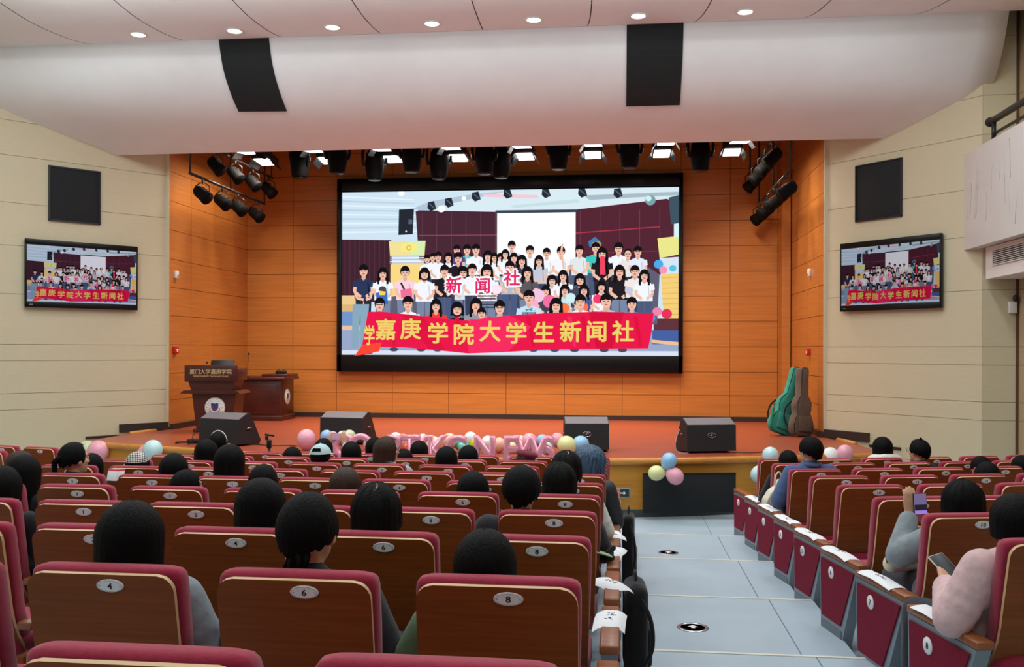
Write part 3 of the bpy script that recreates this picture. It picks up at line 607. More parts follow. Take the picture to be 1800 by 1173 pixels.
# wedge stage monitors, backs to the audience
def wedge(loc, rz, w_, label, logo):
    t = thing('stage_monitor', label, 'stage monitor', loc, rz, 'wedge monitors along the stage edge'); h = .44
    b = MB(); b.prism([(-.20, .03), (.26, .0), (.29, .06), (.06, .455), (.0, .455), (-.19, .37)], -w_ / 2, w_ / 2, black_matte, 'x'); b.build('cabinet', t)
    b = MB(); b.prism([(-.183, .377), (-.005, .457), (-.007, .462), (-.185, .382)], -w_ / 2 + .01, w_ / 2 - .01, mat('mauve_grey_top', (112, 104, 110), .55), 'x'); b.build('top_panel', t)  # top panel in a paler mauve grey than the cabinet
    b = MB(); b.prism([(.285, .08), (.08, .43), (.09, .438), (.297, .088)], -w_ / 2 + .03, w_ / 2 - .03, black_mesh, 'x'); b.build('grille', t)
    for sx in (-1, 1):
        b = MB(); b.rbox((sx * (w_ / 2), .03, .24), (.006, .12, .07), black_plastic, .003); b.tube([(sx * (w_ / 2 + .004), -.03, .24), (sx * (w_ / 2 + .012), .03, .25), (sx * (w_ / 2 + .004), .09, .24)], .006, chrome, 6); b.build('side_handle', t)
    if logo:
        b = MB(); b.tube([(.055 * math.cos(a * math.pi / 12), -.2035, .24 + .034 * math.sin(a * math.pi / 12)) for a in range(24)], .004, chrome, 5, close=True)
        b.tube([(-.012, -.2045, .215), (-.002, -.2045, .262), (.022, -.2045, .262), (.026, -.2045, .248), (.0, -.2045, .240)], .005, chrome, 5); b.tube([(-.034, -.2045, .238), (.034, -.2045, .244)], .003, chrome, 5); b.build('badge', t)
    return t
wedge((-5.60, 12.98, SZ), R(-16), .70, 'black wedge stage monitor in front of the lectern', False)
wedge((-3.98, 13.45, SZ), R(-10), .68, 'black wedge stage monitor behind the left end of the foil letters', False)
wedge((-.47, 12.92, SZ), R(7), .60, 'black wedge stage monitor behind the blue and yellow balloons', True)
wedge((1.16, 12.98, SZ), R(15), .68, 'black wedge stage monitor with an oval badge, right of the aisle', True)
def cable(name, pts, label, r=.006, M=None): return tag(MB().tube(smoothpath(pts), r, M or black_plastic, 6).build(name), label, 'cable')
cable('cable', [(-5.25, 13.0, SZ + .008), (-4.9, 12.85, SZ + .008), (-4.6, 12.9, SZ + .008), (-4.35, 12.75, SZ + .008), (-4.1, 12.95, SZ + .008), (-3.9, 13.1, SZ + .008)], 'thin black cable lying between the two left stage monitors')
cable('cable', [(-6.0, 13.0, SZ + .3), (-6.08, 12.9, SZ + .15), (-6.12, 12.85, SZ + .008), (-6.4, 12.98, SZ + .008)], 'black cable coming off the left side of the lectern monitor')
cable('cable', [(1.5, 12.9, SZ + .008), (1.7, 12.85, SZ + .008), (1.95, 13.0, SZ + .008), (2.1, 12.95, SZ + .008)], 'thin dark cable trailing right from the badge monitor')
cable('cable', [(.80, 12.95, SZ + .3), (.74, 12.86, SZ + .15), (.76, 12.8, SZ + .008), (.9, 12.7, SZ + .008)], 'grey lead hanging on the left side of the right monitor', .006, grey_metal)
b = MB(); b.rbox((0, 0, .03), (.2, .14, .06), black_plastic, .01); b.tube(smoothpath([(-.1, 0, .01), (-.25, -.05, .01), (-.3, .05, .01), (-.15, .12, .01), (.1, .1, .01)]), .008, black_plastic, 6)
tag(b.build('power_strip', None, (-6.15, 13.1, SZ)), 'black socket strip with coiled lead beside the lectern monitor', 'power strip')

# guitar bags on the right
def guitar_bag(loc, rot, M, M2, label, pocket=True, strap=True):
    t = thing('guitar_bag', label, 'guitar bag', loc, rot)
    half = [(0, 0), (.13, .0), (.19, .05), (.21, .16), (.18, .28), (.135, .36), (.15, .45), (.155, .52), (.12, .60), (.075, .66), (.065, .95), (.07, 1.08), (.05, 1.12), (0, 1.125)]
    poly = [(x, z) for x, z in half] + [(-x, z) for x, z in reversed(half[1:-1])]
    b = MB(); rings = [(-.06, .93), (-.05, 1.), (.05, 1.), (.06, .93)]; n = len(poly)
    vs = [(x * s_, y, .55 + (z - .55) * (1 - (1 - s_) * .3)) for y, s_ in rings for x, z in poly]
    fs = [[r_ * n + i, r_ * n + (i + 1) % n, (r_ + 1) * n + (i + 1) % n, (r_ + 1) * n + i] for r_ in range(3) for i in range(n)] + [list(range(n))[::-1], [3 * n + i for i in range(n)]]
    b.add(vs, fs, M, True); b.build('body', t)
    b = MB(); b.tube([(x * 1.005, -.052, z) for x, z in poly], .006, M2, 5, close=True); b.build('zip', t)
    if pocket: MB().rbox((0, -.075, .2), (.26, .03, .26), M, .014).build('pocket', t)
    if strap: MB().tube(smoothpath([(-.06, .06, .62), (-.16, .14, .45), (-.17, .14, .25), (-.1, .07, .08)]), .014, M2, 6).build('strap', t)
    return t
teal = cloth('teal_nylon', (44, 140, 122)); brown_c = cloth('brown_canvas', (96, 78, 66)); blackn = cloth('black_nylon', (22, 22, 25))
guitar_bag((2.56, 15.62, SZ + .03), (R(-4), R(19), R(24)), teal, blackn, 'teal guitar bag leaning in the right corner of the stage').scale = (1.2, 1.1, 1)
guitar_bag((2.86, 15.50, SZ + .01), (R(-2), R(5), R(42)), brown_c, blackn, 'brown canvas guitar bag standing in front of the teal one').scale = (1.15, 1.15, .97)
MB().tube(smoothpath([(-.17, -.04, .06), (-.22, -.06, .2), (-.235, -.06, .42)]), .02, teal, 6).build('strap', bpy.data.objects['guitar_bag'])

# fire alarms and boxes on the side walls
for x, y, nx, side in ((-7.62, 15.41, 1, 'left'), (3.2, 16.49, -1, 'right')):
    t = thing('fire_alarm', 'small red fire alarm box on the %s orange wall' % side, 'fire alarm', (x, y, ZC - .02))
    MB().rbox((nx * .03, 0, 0), (.06, .12, .13), mat('alarm_red', (196, 30, 24), .4), .01).build('box', t); MB().rbox((nx * .06, 0, -.01), (.008, .05, .05), white_paint, .003).build('button', t)
for x, y, nx, z, side in ((-7.62, 15.445, 1, 1.276, 'left'), (3.2, 16.46, -1, 1.32, 'right')):
    t = thing('wall_sensor', 'small white wall sensor high on the %s orange wall' % side, 'sensor', (x, y, ZC + z))
    MB().rbox((nx * .025, 0, 0), (.05, .09, .13), white_paint, .012).build('case', t); MB().ball((nx * .05, 0, -.02), (.012, .02, .025), grey_metal).build('lens', t)
# stage front: black panel and exit sign
t = thing('front_screen', 'large black panel set into the front of the stage at the aisle', 'panel', (.865, 12.06, 0), R(10))
MB().rbox((0, 0, .335), (1.18, .06, .50), black_mesh, .006).build('panel', t); b = MB(); b.rbox((0, -.03, .585), (1.19, .02, .012), black_plastic, .004); b.build('frame', t)
ex = thing('exit_sign', 'small dark exit sign with a white arrow on the stage front', 'exit sign', (.02, 11.985, .325), R(3))
MB().rbox((0, 0, 0), (.215, .03, .125), grey_metal, .004).build('frame', ex); MB().rbox((0, -.016, 0), (.18, .004, .10), mat('sign_dark_green', (34, 52, 48), .4), .001).build('sign_face', ex)
MB().prism([(-.035, -.008), (.02, -.008), (.02, -.026), (.052, 0), (.02, .026), (.02, .008), (-.035, .008)], -.019, -.021, white_paint, 'y').build('arrow', ex)
MB().prism([(-.082, -.03), (-.06, -.03), (-.06, .03), (-.082, .03)], -.019, -.021, white_paint, 'y').build('running_figure', ex)
# aisle floor lights
for x, y, z, lab in ((.463, 6.10, .36, 'round floor plate with a white arrow in the aisle, the nearer one'), (.477, 9.46, .12, 'round floor plate with a white arrow in the aisle, the farther one')):
    t = thing('floor_marker', lab, 'floor marker', (x, y, z), 0, 'arrow plates in the aisle floor')
    MB().lathe([(.075, .001), (.08, .006), (.098, .005), (.102, .0)], chrome, 28).build('ring', t); MB().lathe([(.0001, .004), (.078, .004)], mat('marker_dark', (44, 34, 32), .3), 28).build('disc', t)
    MB().prism([(-.012, -.035), (.012, -.035), (.012, .0), (.034, .0), (0, .04), (-.034, 0), (-.012, 0)], .0045, .0065, white_paint, 'z').build('arrow', t)

# ---- balcony on the right
bal = thing('balcony', 'pale marble balcony front with a dark handrail on the right wall', 'balcony', (4.70, 10.4, 0))
b = MB(); b.box((.06, 0, 4.18), (.12, 6.6, 1.32), marble)
b.box((.35, 0, 3.56), (.58, 6.6, .06), white_paint); rr = random.Random(3)
for i in range(26):
    y, z = rr.uniform(-.5, 3.2), rr.uniform(3.65, 4.3); pts = [(-.001, y, z)]
    for k_ in range(3): y += rr.uniform(-.05, .03); z += rr.uniform(.08, .2); pts.append((-.001, y, min(z, 4.8)))
    b.tube(pts, .003, vein, 4)
b.build('parapet', bal)
b = MB(); b.tube([(.1, 2.55, 5.13), (.1, -3.2, 5.13)], .045, steel_dark, 10); b.ball((.1, 2.57, 5.13), .065, steel_dark); b.tube([(.1, 2.45, 4.95), (.1, -3.2, 4.95)], .02, steel_dark, 8); b.build('handrail', bal)
for y in (2.45, .9, -.7, -2.3): MB().tube([(.1, y, 4.82), (.1, y, 5.12)], .03, steel_dark, 8).build('post', bal)
b = MB(); b.box((5.10, 11.9, 3.31), (.44, 2.86, .42), white_paint); struct(b.build('trim_24'))
vt = thing('air_vent', 'slatted air vent in the white beam under the balcony', 'vent', (4.875, 12.3, 3.36))
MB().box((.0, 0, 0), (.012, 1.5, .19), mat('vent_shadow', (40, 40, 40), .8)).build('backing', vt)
b = MB()
for i in range(7): b.rbox((-.008, 0, -.075 + .025 * i), (.012, 1.46, .009), white_paint, .002)
b.build('slats', vt); b = MB()
for s_ in (-1, 1): b.rbox((-.008, 0, s_ * .098), (.016, 1.54, .014), white_paint, .003); b.rbox((-.008, s_ * .76, 0), (.016, .014, .2), white_paint, .003)
b.build('frame', vt)
t = thing('wall_box', 'small white box with a black head on the right return wall', 'wall box', (5.24, 13.37, ZC + .62)); MB().rbox((0, 0, -.03), (.10, .06, .16), white_paint, .01).build('case', t); b = MB(); b.ball((.03, -.02, .09), (.035, .035, .05), black_plastic); b.build('head', t)

# ================================================================== STAGE LIGHTING
ordl = ['first', 'second', 'third', 'fourth', 'fifth', 'sixth', 'seventh', 'eighth', 'ninth', 'tenth']
for row, xs, y, tilt in (('front', PAN1, 16.0, 8), ('rear', PAN2, 16.8, -6)):
    for i, x in enumerate(xs):
        t = thing('stage_light', 'bright soft stage light with barn doors, %s from the left in the %s overhead row' % (ordl[i], row), 'stage light', (x, y, 5.58), (R(tilt), 0, R(rnd.uniform(-3, 3))), 'soft lights hanging over the stage')
        MB().rbox((0, 0, .08), (.34, .46, .12), black_plastic, .01).build('housing', t)
        MB().box((0, 0, .012), (.28, .38, .012), lamp_glow).build('lens', t)
        for s_ in (-1, 1): MB().box((0, 0, 0), (.008, .40, .13), steel_dark, Matrix.Translation((s_ * .20, 0, -.03)) @ Matrix.Rotation(s_ * R(-32), 4, 'Y')).build('barn_door', t)
        MB().tube([(0, 0, .12), (0, 0, 1.07)], .016, steel_dark, 6).build('hanger', t)
for i, (x, y) in enumerate([(-5.71, 16.3), (-4.90, 15.9), (-4.42, 16.6), (-3.58, 15.9), (-3.24, 16.6), (-2.36, 16.2), (-2.12, 16.6), (-1.05, 15.9), (.14, 15.9), (1.34, 16.3)]):
    t = thing('moving_head', 'black moving head lamp hanging nose down, %s from the left above the stage' % ordl[i], 'moving head lamp', (x, y, 5.50), (0, 0, rnd.uniform(-.5, .5)), 'moving heads hanging over the stage')
    MB().rbox((0, 0, .36), (.34, .28, .16), black_plastic, .03).build('base', t)
    b = MB()
    for s_ in (-1, 1): b.tube(smoothpath([(s_ * .15, 0, .30), (s_ * .21, 0, .2), (s_ * .21, 0, .02), (s_ * .185, 0, -.08)]), .028, black_gloss, 8)
    b.tube([(-.15, 0, .30), (.15, 0, .30)], .022, black_gloss, 8); b.build('yoke', t)
    MB().lathe([(.0001, .24), (.10, .23), (.15, .15), (.17, .0), (.165, -.14), (.14, -.28), (.12, -.31)], mat('lamp_black', (9, 9, 10), .75, spec=.12), 20).build('head', t)
    MB().lathe([(.12, -.31), (.10, -.325), (.0001, -.32)], black_gloss, 20).build('lens', t)
    MB().tube([(0, 0, .44), (0, 0, 1.19)], .018, steel_dark, 6).build('hanger', t)
for i, y in enumerate((16.0, 16.8)):
    b = MB(); b.tube([(-7.3, y, 6.3), (2.9, y, 6.3)], .03, steel_dark, 8)
    for x in (-6, -3.2, -.8, 1.8): b.tube([(x, y, 6.3), (x, y, 6.645)], .012, steel_dark, 6)
    tag(b.build('lighting_bar'), 'long dark steel pipe carrying the %s overhead stage lights' % ('front', 'rear')[i], 'lighting bar')
def spot(loc, aim, label):
    t = thing('spotlight', label, 'spotlight', loc, (0, 0, 0), 'side spotlights')
    d = Vector(aim).normalized(); q_ = d.to_track_quat('-Z', 'Y').to_matrix().to_4x4()
    MB().lathe([(.0001, .17), (.07, .16), (.10, .10), (.105, -.08), (.115, -.10), (.115, -.14)], mat('lamp_black', (9, 9, 10), .75, spec=.12), 18, q_).build('can', t)
    MB().lathe([(.11, -.12), (.0001, -.11)], black_gloss, 18, q_).build('lens', t)
    b = MB()
    for k_ in range(4): b.box((0, .09 * 1, .0), (.1, .012, .012), chrome, q_ @ Matrix.Translation((0, .012, -.05 + .04 * k_)))
    b.build('cooling_fin', t); b = MB()
    for s_ in (-1, 1): b.tube([(s_ * .12, 0, 0), (s_ * .12, 0, .14), (s_ * .03, 0, .2)], .010, steel_dark, 6)
    b.tube([(0, 0, .18), (0, 0, .27)], .018, steel_dark, 6); b.build('yoke', t)
for side, x, y0, y1, z, ys, sg in (('left', -7.0, 14.69, 17.93, 5.0, (15.15, 15.95, 16.65, 17.5), 1), ('right', 2.6, 14.94, 18.3, 4.92, (15.25, 16.5, 17.4, 18.2), -1)):
    b = MB(); b.tube([(x, y0, z), (x, y1, z)], .026, steel_dark, 8)
    for y in (y0, (y0 + y1) / 2, y1): b.tube([(x, y, z), (x, y, 6.645)], .018, steel_dark, 6)
    b.tube([(x + sg * .18, y0 + .3, 5.5), (x + sg * .18, y1, 5.5)], .026, steel_dark, 8)
    for y in (y0 + .4, y1 - .1): b.tube([(x + sg * .18, y, 5.5), (x + sg * .18, y, 6.64)], .018, steel_dark, 6)
    tag(b.build('lighting_rack'), 'dark steel hanging rack of spotlights on the %s side of the stage' % side, 'lighting rack')
    for i, y in enumerate(ys): spot((x, y, z - .27), (sg * .8, -.25, -.6), '%s spotlight from the front on the lower pipe of the %s rack' % (ordl[i], side))
    for i, y in enumerate((y0 + .6, y0 + 1.4, y0 + 2.2, y0 + 3.0)): spot((x + sg * .18, y, 5.23), (sg * .7, -.1, -.7), '%s spotlight from the front on the upper pipe of the %s rack' % (ordl[i], side))

# ================================================================== SEATS
def prof(z): return -(z - .89) * .20 + 1.5 * max(0, .60 - z) ** 2     # rear face of the back shell
def shell_mesh():
    b = MB(); zs = [.33, .345, .37, .41, .46, .52, .58, .66, .74, .80, .85, .872, .887, .90, .91, .917, .922]; w0, r = .226, .05; rows_ = []
    for z in zs:
        h = w0 - .012 * max(0, (.6 - z) / .27)
        if z > .922 - r: h = h - r + math.sqrt(max(0, r * r - (z - (.922 - r)) ** 2))
        if z < .33 + .03: h -= .03 - math.sqrt(max(0, .03 ** 2 - (.36 - z) ** 2))
        rows_.append((z, h))
    nx = 8; th = .014; back = []; front = []
    for z, h in rows_:
        for i in range(nx + 1):
            x = -h + 2 * h * i / nx; back.append((x, prof(z), z)); front.append((x, prof(z) + th, z + .003))
    n = len(back); k = nx + 1; R_ = len(rows_)
    f = [(j * k + i, j * k + i + 1, (j + 1) * k + i + 1, (j + 1) * k + i) for j in range(R_ - 1) for i in range(nx)]
    b.add(back, f, seat_wood, True); b.add(front, [q_[::-1] for q_ in f], seat_wood, True)
    rim = [i for i in range(k)] + [j * k + nx for j in range(1, R_)] + [(R_ - 1) * k + i for i in range(nx - 1, -1, -1)] + [j * k for j in range(R_ - 2, 0, -1)]
    vs = [back[i] for i in rim] + [front[i] for i in rim]; N = len(rim)
    b.add(vs, [(i, (i + 1) % N, N + (i + 1) % N, N + i) for i in range(N)], ply_edge, False)
    return b.mesh('back_shell')
def loft_pad(secs, M, name, n=28, e=4.):
    b = MB(); vs = []
    for cx, cy, cz, hx, hy in secs:
        for k in range(n):
            a = 2 * math.pi * k / n; c, s_ = math.cos(a), math.sin(a)
            vs.append((cx + hx * math.copysign(abs(c) ** (2 / e), c), cy + hy * math.copysign(abs(s_) ** (2 / e), s_), cz))
    fs = [(j * n + k, j * n + (k + 1) % n, (j + 1) * n + (k + 1) % n, (j + 1) * n + k) for j in range(len(secs) - 1) for k in range(n)] + [tuple(range(n))[::-1], tuple((len(secs) - 1) * n + k for k in range(n))]
    b.add(vs, fs, M, True); return b.mesh(name)
def back_pad_mesh():
    S = []
    for z, hx, hy in ((.40, .17, .03), (.415, .205, .042), (.45, .215, .05), (.55, .222, .052), (.66, .229, .047), (.78, .233, .044), (.86, .234, .044), (.90, .234, .044), (.918, .231, .041), (.930, .222, .034), (.937, .20, .022), (.939, .15, .010)):
        S.append((0, prof(z) + .0135 + .050, z, hx, hy))
    return loft_pad(S, seat_red, 'back_cushion', 36, 5.)
def seat_pad_mesh(): return loft_pad([(0, .33, .345, .19, .20), (0, .33, .355, .215, .225), (0, .335, .40, .228, .235), (0, .335, .43, .228, .235), (0, .335, .452, .212, .22), (0, .335, .458, .17, .18)], seat_red, 'seat_cushion', 28, 5.)
def plate_mesh():
    b = MB(); n = 32; a_, c_ = .0415, .0195
    for q_, y0, y1 in ((1., .0, -.0035), (.93, -.0035, -.005)): b.prism([(a_ * q_ * math.cos(2 * math.pi * i / n), c_ * q_ * math.sin(2 * math.pi * i / n)) for i in range(n)], y0, y1, plate_silver, 'y')
    b.tube([(a_ * .9 * math.cos(2 * math.pi * i / n), -.005, c_ * .86 * math.sin(2 * math.pi * i / n)) for i in range(n)], .0006, grey_metal, 4, close=True)
    for s_ in (-1, 1): b.ball((s_ * .031, -.005, 0), (.002, .0012, .002), grey_metal, n=8, q=4)
    return b.mesh('number_plate')
def arm_meshes():
    b = MB(); b.rbox((0, .315, .520), (.066, .53, .034), arm_wood, .008); a = b.mesh('armrest')
    b = MB(); b.rbox((0, .33, .26), (.045, .34, .49), grey_metal, .008); b.rbox((0, .32, -.02), (.07, .40, .08), grey_metal, .006); b.rbox((0, .12, .36), (.04, .2, .10), seat_wood, .006)
    b.lathe([(.0001, .012), (.010, .012), (.012, 0)], chrome, 12, Matrix.Translation((-.021, .06, .36)) @ Matrix.Rotation(R(-90), 4, 'Y')); b.lathe([(.0001, .012), (.010, .012), (.012, 0)], chrome, 12, Matrix.Translation((.021, .06, .36)) @ Matrix.Rotation(R(90), 4, 'Y'))
    return a, b.mesh('standard')
SHELL, BPAD, SPAD, PLATE = shell_mesh(), back_pad_mesh(), seat_pad_mesh(), plate_mesh(); ARM, STD = arm_meshes()
NUM = {}
def num_mesh(k):
    if k not in NUM:
        vs, fs = text_geo(str(k), .0005, .026, .0003); b = MB(); b.add([(x * 1.15, y, z) for x, y, z in vs], fs, ink); NUM[k] = b.mesh('number')
    return NUM[k]
def seat_center(n, i): return (-2.66 + .58 * i, 2.577 + .8967 * n, ZC - .686 - .0594 * n - .89, 0.)
def seat_right(n, k):
    t = .58 * k; return (1.727 + t * .981, 4.829 + .9333 * n + t * .1943 + .0267 * t * t, ZC - .848 - .0621 * n - .89, math.atan2(.1956 + .0534 * t, 1))
def seat_left(n, k):
    x, y, z, a = seat_right(n, k); return (-5.1 - x - .02, y, z, -a)
TILT = math.atan(.2)
def make_seat(pos, number, label, group, arms):
    x, y, z, a = pos
    t = thing('theatre_seat', label, 'auditorium seat', (x, y, z), a, group)
    put('back_shell', SHELL, t); put('back_cushion', BPAD, t); put('seat_cushion', SPAD, t)
    p = put('number_plate', PLATE, t, (.035, prof(.89) - .0005, .89), (TILT * 1., 0, 0))
    put('number', num_mesh(number), p, (0, -.0056, 0))
    for s_ in arms:
        put('armrest', ARM, t, (s_ * .29, 0, 0)); put('standard', STD, t, (s_ * .29, 0, 0))
    return t
ORD = ['first', 'second', 'third', 'fourth', 'fifth', 'sixth', 'seventh', 'eighth', 'ninth', 'tenth', 'eleventh']
NUMS = {-3: 7, -2: 5, -1: 3, 0: 1, 1: 2, 2: 4, 3: 6, 4: 8}
def rowword(k): return 'row nearest the camera' if k == 0 else '%s row from the camera' % ORD[k]
for n in range(-1, 9):
    for i in range(-3, 5):
        x, y, z, a = seat_center(n, i)
        if (x * .9934 + y * .1145) / (y * .9934 - x * .1145) < -.64: continue          # beyond the left edge of the photo
        make_seat((x, y, z, a), NUMS[i], 'red seat numbered %d, centre block, %s' % (NUMS[i], rowword(n + 1)), 'seats of the centre block', (-1,))
for n in range(-1, 7):
    for k in range(0, 6):
        x, y, z, a = seat_right(n, k)
        if (x * .9934 + y * .1145) / (y * .9934 - x * .1145) > .62 or x > 4.7: continue
        make_seat((x, y, z, a), 10 + 2 * k, 'red seat numbered %d, right block, %s' % (10 + 2 * k, rowword(n + 1)), 'seats of the right block', (1,))
for n in (4, 5, 6):
    for k in range(0, 3):
        p_ = seat_left(n, k)
        if (p_[0] * .9934 + p_[1] * .1145) / (p_[1] * .9934 - p_[0] * .1145) < -.62: continue
        make_seat(p_, 9 + 2 * k, 'red seat numbered %d, far left block beyond the second aisle, %s row from the stage' % (9 + 2 * k, ORD[6 - n]), 'seats of the left block', (-1,))

# row end panels
end_red = mat('end_panel_red_fabric', (126, 26, 50), .8, spec=.2, vary=.1, scale=(60, 60, 60), bump=.15, bscale=(400, 400, 400))
def end_meshes(s_):
    """s_ = -1: the red face looks to local -x; +1: to +x"""
    b = MB(); b.rbox((0, .315, .520), (.075, .56, .036), arm_wood, .008); top = b.mesh('armrest')
    b = MB(); out = [(.05, .50), (.59, .50), (.575, -.04), (.27, -.04), (.24, .06)]; b.prism(out, -.032, .032, grey_metal, 'x'); fr = b.fixed('frame')
    b = MB(); b.prism([(.085, .475), (.565, .475), (.555, .11), (.275, .11)], s_ * .0325, s_ * .040, end_red, 'x'); pn = b.fixed('red_panel')
    b = MB(); b.prism([(.265, .08), (.565, .08), (.57, -.03), (.275, -.03)], s_ * .0325, s_ * .036, mat('perforated_metal', (120, 128, 134), .5, metal=.3, vary=.3, scale=(160, 160, 160)), 'x'); ft = b.fixed('perforated_foot')
    b = MB(); b.lathe([(.0001, .004), (.036, .004), (.038, .0)], plate_silver, 24, Matrix.Translation((s_ * .040, .40, .41)) @ Matrix.Rotation(s_ * R(90), 4, 'Y')); ds = b.mesh('row_disc')
    return top, fr, pn, ft, ds
ENDS = {-1: end_meshes(-1), 1: end_meshes(1)}
def make_end(pos, s_, number, label, group, seat_off):
    x, y, z, a = pos; dx, dy = seat_off * math.cos(a), seat_off * math.sin(a)
    t = thing('seat_end_panel', label, 'seat end panel', (x + dx, y + dy, z), a, group); o = None
    for nm, me in zip(('armrest', 'frame', 'red_panel', 'perforated_foot', 'row_disc'), ENDS[s_]):
        q_ = put(nm, me, t); o = q_ if nm == 'row_disc' else o
    vs, fs = text_geo(str(number), .0008, .04, .0004); b = MB(); b.add(vs, fs, ink, T=Matrix.Translation((s_ * .0445, .40, .41)) @ Matrix.Rotation(s_ * R(90), 4, 'Z')); b.build('number', o, fix=False)
    return t
for n in range(-1, 9):
    make_end(seat_center(n, 4), 1, 9 - n, 'wood-topped grey end post of the centre block at the aisle, %s' % rowword(n + 1), 'end posts of the centre block', .302)
for n in range(-1, 7):
    make_end(seat_right(n, 0), -1, 7 - n, 'red end panel with disc number %d facing the aisle, right block' % (7 - n), 'end panels of the right block', -.302)

# ================================================================== PEOPLE
HY, HZ = .22, 1.005                                                   # head centre of the seated figure
def arm_chain(b, side, elbow, wrist, hand_dir, up, grow=0., fingers=True, M=None, curl=.5):
    S = (side * .165, .215, .815)
    b.cap(S, .052 + grow, elbow, .038 + grow, M); b.cap(elbow, .038 + grow, wrist, .026 + grow * .9, M)
    if not fingers: return
    d = Vector(hand_dir).normalized(); n = Vector(up).normalized(); s_ = d.cross(n).normalized(); w_ = Vector(wrist)
    for k in (-1.5, -.5, .5, 1.5): b.cap(w_ + d * .012 + s_ * k * .010, .015, w_ + d * .082 + s_ * k * .019, .0125, M, 8, 3)
    for k, L in ((-1.5, .055), (-.5, .068), (.5, .073), (1.5, .064)):
        p0 = w_ + d * .084 + s_ * k * .0205; p1 = p0 + d * L * .5 - n * L * .12 * curl; p2 = p1 + (d * (1 - curl * .6) - n * curl).normalized() * L * .55
        b.cap(p0, .0098, p1, .0088, M, 8, 3); b.cap(p1, .0088, p2, .0078, M, 8, 3)
    tb = -side
    p0 = w_ + d * .028 + s_ * tb * .026; p1 = w_ + d * .06 + s_ * tb * .05 - n * .012; p2 = w_ + d * .088 + s_ * tb * .056 - n * .03 * curl
    b.cap(p0, .0125, p1, .0105, M, 8, 3); b.cap(p1, .0105, p2, .009, M, 8, 3)
POSES = {
    'lap': {-1: ((-.262, .25, .585), (-.13, .45, .545), (.5, .8, -.1), (0, .1, 1)), 1: ((.262, .25, .585), (.13, .45, .545), (-.5, .8, -.1), (0, .1, 1))},
    'phone_low': {-1: ((-.28, .24, .60), (-.15, .47, .69), (.45, .7, .4), (0, -.7, .7)), 1: ((.25, .27, .59), (.06, .48, .64), (-.3, .8, .4), (0, -.5, .8))},
    'phone_up': {-1: ((-.275, .36, .70), (-.165, .46, .90), (.05, .05, 1), (0, -1, .05)), 1: ((.24, .36, .62), (.02, .50, .78), (-.5, .3, .8), (0, -1, .3))},
    'camera_up': {-1: ((-.22, .40, .82), (-.06, .46, 1.03), (.2, .1, 1), (0, -1, .1)), 1: ((.25, .38, .84), (.15, .44, 1.05), (-.3, .1, 1), (0, -1, .1))},
}
def torso(b, g=0., M=None):
    b.cap((-.07, .33, .49), .115 + g, (.07, .33, .49), .115 + g, M); b.cap((0, .31, .56), .118 + g, (0, .255, .70), .125 + g, M)
    b.cap((-.085, .235, .735), .092 + g, (.085, .235, .735), .092 + g, M); b.cap((-.135, .215, .81), .058 + g, (.135, .215, .81), .058 + g, M)
    b.cap((-.06, .205, .835), .055 + g * .8, (.06, .205, .835), .055 + g * .8, M)
def legs(b, g=0., M=None, foot=True):
    for s_ in (-1, 1):
        b.cap((s_ * .085, .35, .49), .09 + g, (s_ * .11, .74, .485), .062 + g, M); b.cap((s_ * .11, .745, .475), .058 + g, (s_ * .115, .745, .27), .056 + g, M); b.cap((s_ * .115, .745, .27), .056 + g, (s_ * .12, .77, .10), .036 + g, M)
        if foot: b.cap((s_ * .12, .765, .05), .036, (s_ * .135, .90, .03), .030, M)
def head(b, M=None):
    c = Vector((0, HY, HZ))
    b.ball(c + Vector((0, -.012, .018)), (.075, .092, .092), M); b.ball(c + Vector((0, .022, -.03)), (.062, .068, .082), M); b.ball(c + Vector((0, .045, -.075)), (.040, .040, .034), M)
    b.cap((0, .205, .84), .052, (0, .212, .95), .049, M)
    b.cap(c + Vector((0, .082, .012)), .009, c + Vector((0, .098, -.022)), .013, M, 8, 3)
    b.cap(c + Vector((-.018, .078, -.056)), .0085, c + Vector((.018, .078, -.056)), .0085, M, 8, 3)
    for s_ in (-1, 1):
        b.ball(c + Vector((s_ * .032, .070, .030)), (.026, .016, .008), M); b.ball(c + Vector((s_ * .04, .06, -.02)), (.022, .02, .02), M)
        b.ball(c + Vector((s_ * .079, -.006, -.008)), (.011, .022, .033), M)
BODY, SHIRT = {}, {}
def turn_mat(t): return Matrix.Translation((0, HY - .01, 0)) @ Matrix.Rotation(t, 4, 'Z') @ Matrix.Translation((0, -HY + .01, 0))
def body_mesh(pose, turn=0.):
    key = (pose, turn)
    if key not in BODY:
        b = MB(); torso(b, M=skin); legs(b, M=skin); i0 = len(b.v); head(b, skin); Tm = turn_mat(turn)
        for i in range(i0, len(b.v)):
            if b.v[i][2] > .90: b.v[i] = tuple(Tm @ Vector(b.v[i]))
        for s_ in (-1, 1): arm_chain(b, s_, *POSES[pose][s_], M=skin)
        BODY[key] = organic('body', b, .0085, 2, skin)
    return BODY[key]
